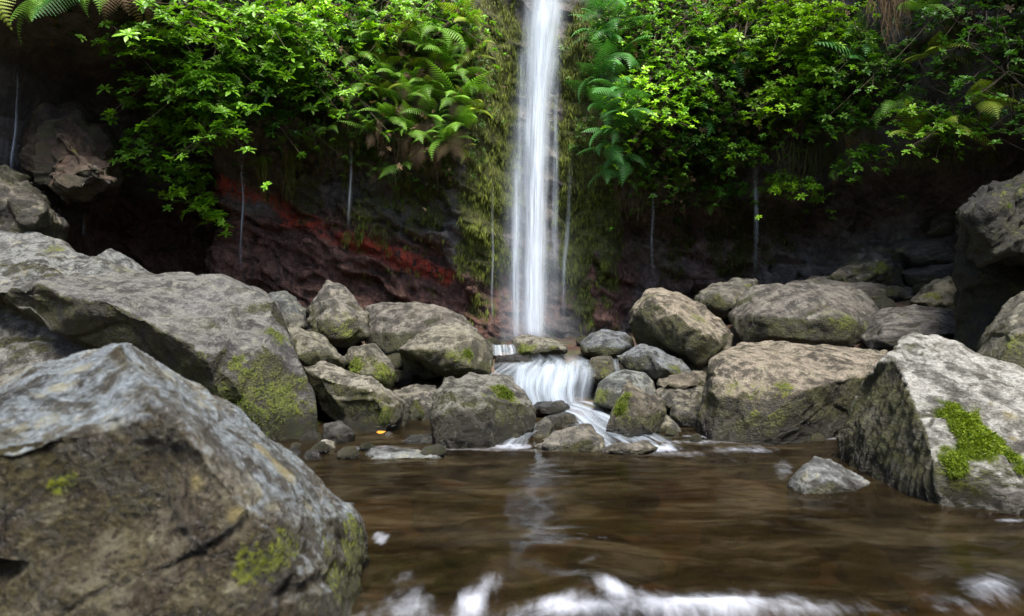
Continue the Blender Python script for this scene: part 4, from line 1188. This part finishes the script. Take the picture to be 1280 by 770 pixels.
def shrub(label, px, py, rx, ry, n, mat='green', ros=0, scale=1.0, depth=.55, off=.35, seed=0, tone=.4, sprays=None, group='leafy shrubs growing from the cliff', flat=.45, name='shrub'):
    rg = np.random.default_rng(seed + 100)
    n = int(n * 2.3) if n > 8 else n
    root = cliff_pt(px, py - ry * .2, -.05)
    surf = cliff_pt(px, py)
    d = surf[1]
    ns = sprays or max(3, n // 9)
    C, BV, BF = [], [], []
    tw = []
    for s_ in range(ns):
        a = rg.uniform(0, 2 * math.pi); r_ = math.sqrt(rg.uniform(0, 1))
        sx_, sy_ = px + rx * r_ * math.cos(a), py + ry * r_ * math.sin(a)
        try:
            base = cliff_pt(sx_, sy_)
        except Exception:
            continue
        dd = min(base[1], d + .5) - off - depth * rg.uniform(0, 1) * (1 - .5 * r_)
        tip = at(sx_, sy_, dd)
        m = max(2, int(n / ns * rg.uniform(.6, 1.4)))
        sw = rg.uniform(.15, .27) * scale
        offs = rg.normal(0, 1, (m, 3)) * np.array([sw, sw * .8, sw * flat * .6])
        offs[:, 2] -= .35 * np.hypot(offs[:, 0], offs[:, 1]) ** 2 / sw
        pts = tip + offs
        C.append(pts)
        st = root * .5 + base * .5 if rg.uniform() < .6 else root
        mid = (st + tip) / 2 + np.array([0, -.1, .12])
        tube(BV, BF, [st, (st + mid) / 2 + rg.normal(0, .02, 3), mid, (mid + tip) / 2 + rg.normal(0, .02, 3), tip], .014, .006)
        for q_ in pts:
            if rg.uniform() < .6:
                tube(BV, BF, [tip, (tip + q_) / 2 - np.array([0, 0, .015]), q_], .005, .003, 4)
    C = np.concatenate(C)
    D = np.array([0, -.45, 1.0]) + rg.normal(0, .38, C.shape)
    T = np.zeros((len(C), 3, 4)); T[:, :, :3] = frames(D, rg) * (scale * rg.uniform(.7, 1.2, len(C)))[:, None, None]; T[:, :, 3] = C
    tV, tF, tt = ROS[ros]
    org = root
    T[:, :, 3] -= org
    fm = inst_mesh('foliage', tV, tF, T, np.clip(rg.normal(tone, .22, len(C)), 0, 1), tt)
    o = bpy.data.objects.new(name, None); COL.objects.link(o); o.location = tuple(org); o.empty_display_size = .1
    tag(o, label, 'shrub', group)
    link('foliage', fm, ML[mat], o)
    bm_ = mesh_np('branches', np.array(BV) - org, np.array(BF))
    link('branches', bm_, MBARK, o)
    return o

# --- left shrubs (upper crown, then the tiers stepping down)
shrub('broad green shrub in the upper left, its crown reaching the top of the picture', 290, 45, 120, 48, 210, 'green', 2, .95, seed=1, tone=.55, off=.5)
shrub('middle tier of glossy whorled leaves hanging over the dark cave', 235, 112, 88, 34, 130, 'green', 2, .95, seed=2, tone=.5, off=1.1)
shrub('lower tier of glossy leaves ending left of the ferns', 225, 155, 62, 22, 70, 'green', 2, .9, seed=3, tone=.55, off=1.3)
shrub('small lone leaf cluster sticking out left over the cave', 172, 192, 22, 6, 12, 'green', 2, .85, seed=4, tone=.55, off=1.5, sprays=2)
shrub('hanging leaf spray in front of the red rock, upper of two', 236, 204, 32, 12, 30, 'green', 2, .85, seed=5, tone=.55, off=1.5, sprays=4)
shrub('lowest hanging leaf spray above the big left boulder', 236, 243, 30, 20, 34, 'bright', 2, .85, seed=6, tone=.4, off=1.5, sprays=5)
shrub('yellow-green leafy bush at the top, left of the ferns', 385, 25, 62, 36, 120, 'bright', 0, .95, seed=7, tone=.6, off=.6)
shrub('dim leafy bush behind the yellow-green one', 345, 88, 48, 34, 70, 'green', 0, .95, seed=8, tone=.3, off=.3)
shrub('dark fine-leaved bush at the top between the left shrubs and the ferns', 452, 35, 46, 40, 90, 'dark', 1, .9, seed=9, tone=.6, off=.3)
shrub('small light twig of leaves at the far left of the upper shrub', 150, 52, 24, 22, 26, 'green', 0, .9, seed=10, tone=.55, off=.6)
shrub('small shiny plant on the rock under the dim bush', 385, 160, 22, 14, 12, 'green', 0, .8, seed=11, tone=.4, off=.15, sprays=3)
shrub('tiny rosette plant on bare dark rock', 404, 202, 8, 4, 4, 'bright', 0, .7, seed=12, tone=.4, off=.1, sprays=1)
shrub('green bush at the top edge left of the waterfall', 560, 12, 50, 18, 60, 'green', 1, 1.0, seed=13, tone=.4, off=.2)
# --- right shrubs
shrub('dense small-leaved bush at the top beside the right fern curtain', 826, 40, 52, 62, 210, 'green', 1, .95, seed=20, tone=.55, off=.35)
shrub('bright bushy clump half way down beside the right fern curtain', 826, 120, 40, 46, 150, 'bright', 1, .95, seed=21, tone=.5, off=.35)
shrub('deep green bush to the right of the bright clump', 865, 85, 52, 70, 170, 'green', 1, 1.0, seed=22, tone=.35, off=.3)
shrub('wide leafy bush at the top right of centre', 935, 32, 62, 44, 160, 'bright', 0, .85, seed=23, tone=.35, off=.4)
shrub('yellowish bush with pale leaf tips at the top, left of the hanging dry roots', 1015, 32, 52, 42, 130, 'bright', 0, .85, seed=24, tone=.65, off=.45)
shrub('bush with yellow star-shaped leaves above the dark cave on the right', 1003, 98, 34, 44, 70, 'bright', 0, .95, seed=25, tone=.55, off=.4)
shrub('shaded bush at the bottom of the right foliage near the fern curtain', 815, 195, 40, 34, 90, 'green', 1, .95, seed=26, tone=.3, off=.25)
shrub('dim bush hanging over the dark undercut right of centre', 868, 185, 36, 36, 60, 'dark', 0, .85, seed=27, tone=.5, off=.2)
shrub('light leaf spray above the faint trickle on the right', 938, 190, 22, 18, 26, 'green', 0, .85, seed=28, tone=.5, off=.35, sprays=4)
shrub('hanging leaf spray in the mouth of the right cave', 1000, 222, 24, 24, 34, 'bright', 0, .85, seed=29, tone=.35, off=.4, sprays=5)
shrub('small leaf spray further right in the cave mouth', 1086, 200, 14, 16, 16, 'green', 0, .8, seed=30, tone=.4, off=.3, sprays=3)
shrub('lone leaf whorl hanging below the cave spray', 1028, 265, 5, 3, 3, 'bright', 0, .7, seed=31, tone=.3, off=.3, sprays=1)
shrub('light arching leaf branch between the right bushes', 965, 118, 24, 10, 22, 'bright', 0, .85, seed=32, tone=.6, off=.5, sprays=3)
shrub('yellow-green bush on the overhanging corner at far right', 1160, 150, 46, 26, 80, 'bright', 1, .85, seed=33, tone=.25, off=.15)
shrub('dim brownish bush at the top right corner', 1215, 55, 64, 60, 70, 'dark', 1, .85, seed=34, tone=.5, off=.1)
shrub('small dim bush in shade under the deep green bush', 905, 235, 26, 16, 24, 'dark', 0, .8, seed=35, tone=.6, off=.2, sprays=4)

shrub('low leafy growth filling the cliff between the left shrubs and the ferns', 425, 95, 44, 36, 60, 'green', 1, .9, seed=40, tone=.5, off=.25)
shrub('green bush at the top between the yellow-green bush and the ferns', 490, 22, 44, 26, 60, 'bright', 1, .9, seed=41, tone=.35, off=.35)
shrub('dim green bush filling the cliff above the red rock', 320, 140, 44, 34, 50, 'dark', 0, .9, seed=42, tone=.7, off=.35)
shrub('leafy bush beside the hanging dry roots', 1072, 60, 40, 44, 70, 'green', 0, .85, seed=43, tone=.4, off=.3)
shrub('mid-green bush at the upper edge of the right cave', 1050, 140, 44, 30, 60, 'green', 0, .85, seed=44, tone=.3, off=.3)
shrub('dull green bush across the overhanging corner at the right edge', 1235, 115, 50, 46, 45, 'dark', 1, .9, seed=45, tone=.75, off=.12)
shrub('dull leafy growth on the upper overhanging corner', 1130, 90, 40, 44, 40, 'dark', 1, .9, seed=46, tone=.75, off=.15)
shrub('dark bush in the gap between the right shrubs', 900, 130, 40, 40, 60, 'green', 1, .95, seed=47, tone=.25, off=.2)

# --- ferns
def frond_mesh(L, npair, wmax, droop, seed, detail=True):
    rg = np.random.default_rng(seed)
    V, Q, T3, tt = [], [], [], []
    def pos(t):
        ang = .55 - droop * t
        # integrate the arch
        k = np.linspace(0, t, 12)
        a = .55 - droop * k
        return np.array([np.trapz(np.cos(a), k) if t > 0 else 0, 0, np.trapz(np.sin(a), k) if t > 0 else 0]) * L, ang
    rch = [pos(t)[0] for t in np.linspace(0, 1, 10)]
    BV, BF = [], []
    tube(BV, BF, rch, .006, .0015, 4)
    V += [list(p) for p in BV]; Q += BF; tt += [.1] * len(BV)
    for i in range(npair):
        t = .10 + .9 * (i + .5) / npair
        p, ang = pos(t)
        ln = wmax * (math.sin(math.pi * min(1, (t - .02) * .62 + .22)) ** .8) * (1 - max(0, t - .55) / .45 * .93) * rg.uniform(.93, 1.07)
        fw = np.array([math.cos(ang), 0, math.sin(ang)]); up = np.array([-math.sin(ang), 0, math.cos(ang)])
        for sd in (-1, 1):
            dr = fw * .42 + np.array([0, sd, 0]) * .9 - up * .18; dr /= np.linalg.norm(dr)
            wd = np.cross(dr, up); wd /= np.linalg.norm(wd)
            m = 9 if detail else 4
            pw = L * .9 / npair * .40
            for j in range(m):
                f0 = j / m; f1 = (j + .92) / m
                c0 = p + dr * ln * f0 - up * ln * .16 * f0 ** 2; c1 = p + dr * ln * f1 - up * ln * .16 * f1 ** 2
                ww = pw * (1 - f0 ** 1.6) * .9 + .001
                b0 = len(V)
                V += [c0 - wd * ww * .25, c0 + wd * ww * .25, c1 + wd * ww, c1 - wd * ww, c1 + dr * ln / m * .2]
                V_ = (c0 + c1) / 2
                Q.append((b0, b0 + 1, b0 + 2, b0 + 4)); T3.append((b0, b0 + 4, b0 + 3))
                tt += [.28, .28, .55 + .25 * f0, .55 + .25 * f0, .5]
    me = mesh_np('frond', np.array(V), [np.array(Q), np.array(T3)])
    attr(me, 'tone', np.clip(np.array(tt) + rg.normal(0, .05, len(tt)), 0, 1))
    return me

FR = {}
for key, mats in (('fern', 'fern'), ('fernb', 'fernb'), ('teal', 'teal'), ('dry', 'dry')):
    FR[key] = []
    for k in range(3):
        m_ = frond_mesh(1.0, 16, .25 - .03 * k, (.8, 1.4, 2.0)[k] + (.9 if key == 'dry' else 0), k + 5)
        m_.materials.append(ML[mats]); FR[key].append(m_)

def fern(px, py, size, nf, kind, label, group, off=.08, seed=0, aim=0.0, spread=1.2, dry=0, cpt=None, lift=.25):
    rg = random.Random(seed * 13 + 5)
    p = cliff_pt(px, py, off) if cpt is None else cpt
    o = bpy.data.objects.new('fern', None); COL.objects.link(o); o.location = tuple(p); o.empty_display_size = .1
    tag(o, label, 'fern', group)
    for k in range(nf + dry):
        kd = 'dry' if k >= nf else kind
        me_ = FR[kd][rg.randrange(3)]
        c = bpy.data.objects.new('frond', me_); COL.objects.link(c); c.parent = o
        f = (k + .5) / nf * 2 - 1 if k < nf else rg.uniform(-1, 1)
        az = R(-90) + aim + f * spread + rg.uniform(-.15, .15)
        pitch = -(lift + rg.uniform(-.75, .35)) if kd != 'dry' else rg.uniform(.5, 1.0)
        c.rotation_euler = Euler((rg.uniform(-.6, .6), pitch, az), 'XYZ')
        s_ = size * rg.uniform(.6, 1.15)
        c.scale = (s_, s_, s_)
    return o

GL = 'ferns on the mossy cliff left of the waterfall'
LL = 'light green fern hanging on the mossy cliff left of the waterfall'
k = 0
for (px, py, s_, n_, kd, dry) in [(445, 75, .6, 6, 'fern', 0), (590, 140, .55, 5, 'fernb', 0), (588, 110, .5, 5, 'fern', 0), (525, 178, .6, 5, 'fern', 2), (465, 165, .5, 5, 'fern', 1), (595, 70, .5, 5, 'fernb', 0), (480, 120, .6, 6, 'fernb', 0), (470, 55, .6, 6, 'fern', 1), (505, 45, .6, 6, 'fernb', 0), (545, 40, .65, 6, 'fern', 0), (585, 30, .6, 5, 'fernb', 0), (555, 75, .7, 7, 'fern', 1), (575, 95, .6, 6, 'fern', 0), (520, 85, .55, 5, 'fernb', 1),
    (495, 100, .6, 6, 'fern', 1), (535, 112, .65, 7, 'fern', 1), (570, 128, .7, 7, 'fern', 1), (505, 130, .6, 6, 'fern', 2), (540, 148, .65, 6, 'fern', 2), (572, 160, .75, 7, 'fern', 2), (485, 148, .6, 6, 'fern', 2), (515, 165, .6, 5, 'fern', 3),
    (560, 178, .65, 6, 'fern', 3), (540, 120, .6, 5, 'fernb', 1), (478, 85, .5, 5, 'fernb', 1), (455, 110, .55, 5, 'fern', 1), (580, 60, .6, 5, 'fern', 0), (530, 60, .55, 5, 'fern', 0), (500, 18, .5, 5, 'fern', 0), (552, 100, .6, 6, 'fernb', 1)]:
    k += 1
    fern(px, py, s_, n_, kd, LL, GL, .42, k, dry=dry)
fern(508, 208, .62, 4, 'fern', 'lowest fern of the left cliff, two broad fronds hanging over bare dark rock', GL, .25, 71, spread=.9)
fern(575, 190, .7, 4, 'fernb', 'fern with yellowish drooping frond next to the moss pillar', GL, .2, 72, spread=.8)
for i, (px, py, s_, lab) in enumerate([(420, 115, .6, 'arching fern frond on dark rock under the dark fine-leaved bush'), (405, 135, .6, 'small fern beside the shiny plant under the dim bush'), (432, 145, .5, 'small dark fern left of the hanging ferns'),
    (395, 72, .55, 'pale fern between the two left bushes'), (370, 118, .5, 'small low fern right of the middle leaf tier'), (412, 165, .45, 'tiny fern on wet rock')]):
    fern(px, py, s_, 4, 'fern', lab, 'small ferns between left shrubs and hanging ferns', .15, 80 + i, spread=1.0)
# right curtain
LRc = 'long blue-green fern hanging in the curtain right of the waterfall'
GR = 'fern curtain right of the waterfall'
for i, (px, py, s_, n_) in enumerate([(752, 18, .8, 6), (768, 38, .8, 6), (757, 62, .85, 6), (776, 75, .8, 5), (756, 98, .85, 6), (772, 118, .8, 6), (757, 140, .8, 6), (768, 165, .75, 6), (758, 185, .7, 5), (775, 200, .7, 5), (764, 215, .65, 5), (748, 40, .6, 4), (785, 140, .7, 5), (750, 120, .6, 4)]):
    fern(px, py, s_, n_, 'teal', LRc, GR, .55, 100 + i, spread=1.0, aim=-.25)
fern(784, 225, .65, 4, 'fern', 'lowest light fern under the right curtain', GR, .2, 130, spread=.8)
for i, (px, py, s_, kd, lab) in enumerate([(918, 78, .95, 'teal', 'large dark fern between the right bushes'), (1078, 78, 1.0, 'teal', 'large arching fern above the right cave'), (1055, 95, .7, 'teal', 'fern left of the large arching fern'), (1068, 50, .5, 'fern', 'small light fern under the hanging dry roots'),
    (905, 205, .6, 'fern', 'broad low fern over the undercut right of centre'), (1140, 175, .6, 'fernb', 'yellow-green fern on the overhanging corner'), (1190, 165, .6, 'fernb', 'fern low on the overhanging corner at far right'), (1165, 70, .7, 'fernb', 'mossy brown fern high on the far right corner'),
    (1115, 130, .6, 'fern', 'dim fern at the left side of the overhanging corner'), (1225, 130, .6, 'fernb', 'dim fern at the right of the overhanging corner'), (1145, 15, .6, 'fern', 'fern at the top right beside the dry roots'), (880, 150, .6, 'teal', 'shaded fern beneath the deep green bush'), (1010, 150, .6, 'teal', 'shaded fern at the upper edge of the right cave')]):
    fern(px, py, s_, 6, kd, lab, 'scattered ferns on the right cliff', .3, 140 + i, spread=1.3)
# top left corner: nearer overhanging fronds
for i, (px, py, d, s_, kd, lab, sp) in enumerate([(10, -30, 7.3, .75, 'fernb', 'yellow-green fern hanging in at the top left corner', 1.2), (48, -25, 7.5, .75, 'fern', 'green fern hanging in next to the corner fern', 1.0), (95, -30, 7.6, .75, 'teal', 'darker fern hanging from the top over the cave', .9), (118, -35, 7.5, .8, 'fern', 'fern with long narrow fronds at the top, left of the dead one', .7), (155, -42, 7.8, .62, 'dry', 'pale dead fern hanging from the top edge', 1.0), (195, -34, 8.0, .5, 'dry', 'short dead frond at the top beside the upper left shrub', .8)]):
    fern(px, py, s_, 5, kd, lab, 'ferns hanging in from the top left corner', 0, 170 + i, spread=sp, cpt=at(px, py + 22, d + .4), lift=-.45)

# --- moss and creepers on the cliff (nobody could count them)
def scatter_cliff(density_fn, n, seed):
    rg = np.random.default_rng(seed)
    ii = rg.integers(1, shp[0] - 1, n * 6); jj = rg.integers(1, shp[1] - 1, n * 6)
    idx = ii * shp[1] + jj
    keep = rg.uniform(0, 1, len(idx)) < density_fn[idx]
    idx = idx[keep][:n]
    return cV[idx] + rg.normal(0, .02, (len(idx), 3)), rg
vis = (ppx > -60) & (ppx < 1340) & (ppy > -60) & (ppy < 440)
dens = np.where(vis, S((moss + .7 * nz1 + 1.3 * nz2 - .45) / .5), 0) * win(x, -3.0, 1.9, .6)
C, rg = scatter_cliff(dens, 15000, 5)
Dn = np.array([0, -.55, -.9]) + rg.normal(0, .15, C.shape)
tm = blades(C, Dn, .085, 7, .34, rg, .035)
o = link('cliff_moss', tm, ML['wmoss']); tag(o, 'yellow-green moss tufts hanging on the cliff around the waterfall', 'moss', kind='stuff')
dens = np.where(vis, S((moss + .45 * nz1 + .6 * nz2 - .2) / .6), 0) * S((x - 2.4) / 1.2)
C, rg = scatter_cliff(dens, 22000, 6)
tm = blades(C - np.array([0, .05, 0]), np.array([0, -.6, -.3]) + rg.normal(0, .4, C.shape), .085, 6, .7, rg, .07)
o = link('brown_moss', tm, ML['brownm']); tag(o, 'brownish moss covering the overhanging corner on the right', 'moss', kind='stuff')
veg = blobs([(300, 50, 190, 70), (240, 130, 90, 50, .7), (420, 60, 120, 90), (520, 110, 100, 120, .9), (840, 90, 110, 140), (950, 80, 140, 110), (1050, 80, 100, 90, .9), (840, 190, 70, 60, .8), (1180, 90, 130, 110, .8), (60, 10, 90, 40, .6)], .6)
dens = np.where(vis, S((veg + .3 * nz2 - .3) / .6), 0)
C, rg = scatter_cliff(dens, 9500, 7)
C[:, 1] -= rg.uniform(.02, .30, len(C))
T = np.zeros((len(C), 3, 4)); T[:, :, :3] = frames(np.array([0, -.7, .8]) + rg.normal(0, .5, C.shape), rg) * (rg.uniform(.45, .95, len(C)))[:, None, None]; T[:, :, 3] = C
tV, tF, tt = ROS[1]
o = link('creepers', inst_mesh('creepers', tV, tF, T, np.clip(rg.normal(.35, .25, len(C)), 0, 1), tt), ML['creep'])
tag(o, 'dark leafy ground cover clinging to the cliff behind shrubs and ferns', 'ground cover', kind='stuff')

C, rg = scatter_cliff(dens, 1500, 9)
C[:, 1] -= rg.uniform(.1, .75, len(C))
T = np.zeros((len(C), 3, 4)); T[:, :, :3] = frames(np.array([0, -.6, -.2]) + rg.normal(0, .6, C.shape), rg) * (rg.uniform(.4, .8, len(C)))[:, None, None]; T[:, :, 3] = C
o = link('dead_leaves', inst_mesh('dead_leaves', tV, tF, T, np.clip(rg.normal(.6, .3, len(C)), 0, 1), tt), ML['dry'])
tag(o, 'brown dead leaves caught in the growth on the cliff', 'dead leaves', kind='stuff')

# --- hanging dry strands
def strands(label, px, py, w_, h_, n, seed, off=.5, mat='dry', cat='roots', name='hanging_roots'):
    rg = np.random.default_rng(seed)
    top_ = cliff_pt(px, py, off)
    V, Q, tn = [], [], []
    for k in range(n):
        u_ = rg.uniform(-1, 1)
        p = at(px + u_ * w_, py + rg.uniform(-6, 6), top_[1] + rg.normal(0, .08))
        L = h_ / F * top_[1] * rg.uniform(.4, 1.1) * (1 - .5 * abs(u_))
        P = [p]
        dx = rg.normal(0, .05)
        for s_ in range(1, 7):
            P.append(p + np.array([dx * s_ / 6 + rg.normal(0, .012), rg.normal(0, .012), -L * s_ / 6]))
        b0 = len(V); tube(V, Q, P, .006, .002, 4); tn += [float(np.clip(rg.normal(.5, .25), 0, 1))] * (len(V) - b0)
    V = np.array(V); org = top_
    me_ = mesh_np(name, V - org, np.array(Q)); attr(me_, 'tone', np.array(tn))
    o = link(name, me_, ML[mat], loc=tuple(org)); tag(o, label, cat, 'dry strands hanging on the cliff')
strands('bunch of pale dry roots hanging from the top right of centre', 1112, -10, 26, 70, 90, 1, .7)
strands('brown dead fern strands hanging under the left ferns', 500, 165, 34, 60, 80, 2, .2)
strands('thin brown strands hanging below the fern with the yellowish frond', 548, 185, 26, 50, 50, 3, .2)
strands('green-brown strands beside the thin straight thread of water', 330, 195, 10, 60, 24, 4, .15, 'wmoss')
strands('short green strands on the wet rock right of the thread of water', 365, 190, 12, 70, 40, 5, .15, 'wmoss')

strands('tangle of brown strands hanging under the right shrubs near the fern curtain', 800, 225, 34, 60, 60, 6, .3)
strands('mossy strands hanging over the dark undercut right of centre', 880, 215, 50, 55, 70, 7, .25, 'brownm')
strands('mossy strands hanging in the mouth of the right cave', 1030, 180, 60, 70, 80, 8, .25, 'brownm')
strands('mossy strands dangling from the lip of the overhanging corner', 1180, 190, 80, 34, 110, 9, .1, 'brownm')
strands('brown strands under the middle leaf tier', 290, 165, 44, 60, 60, 10, .3)
strands('green-brown strands on the dark rock between left shrubs and ferns', 415, 150, 40, 70, 70, 11, .2, 'brownm')
for i, (px, py, s_) in enumerate([(330, 205, .45), (352, 180, .5), (390, 190, .4), (445, 205, .4), (425, 185, .45), (470, 215, .4)]):
    fern(px, py, s_, 4, 'fern', 'small fern clinging to dark wet rock below the left foliage', 'small ferns below the left foliage', .12, 200 + i, spread=1.1, dry=1)
for i, (px, py, s_) in enumerate([(850, 235, .45), (890, 255, .4), (960, 235, .45), (1045, 215, .45), (1075, 160, .5), (800, 265, .45)]):
    fern(px, py, s_, 4, 'fern', 'small fern clinging to dark wet rock below the right foliage', 'small ferns below the right foliage', .15, 220 + i, spread=1.1, dry=1)
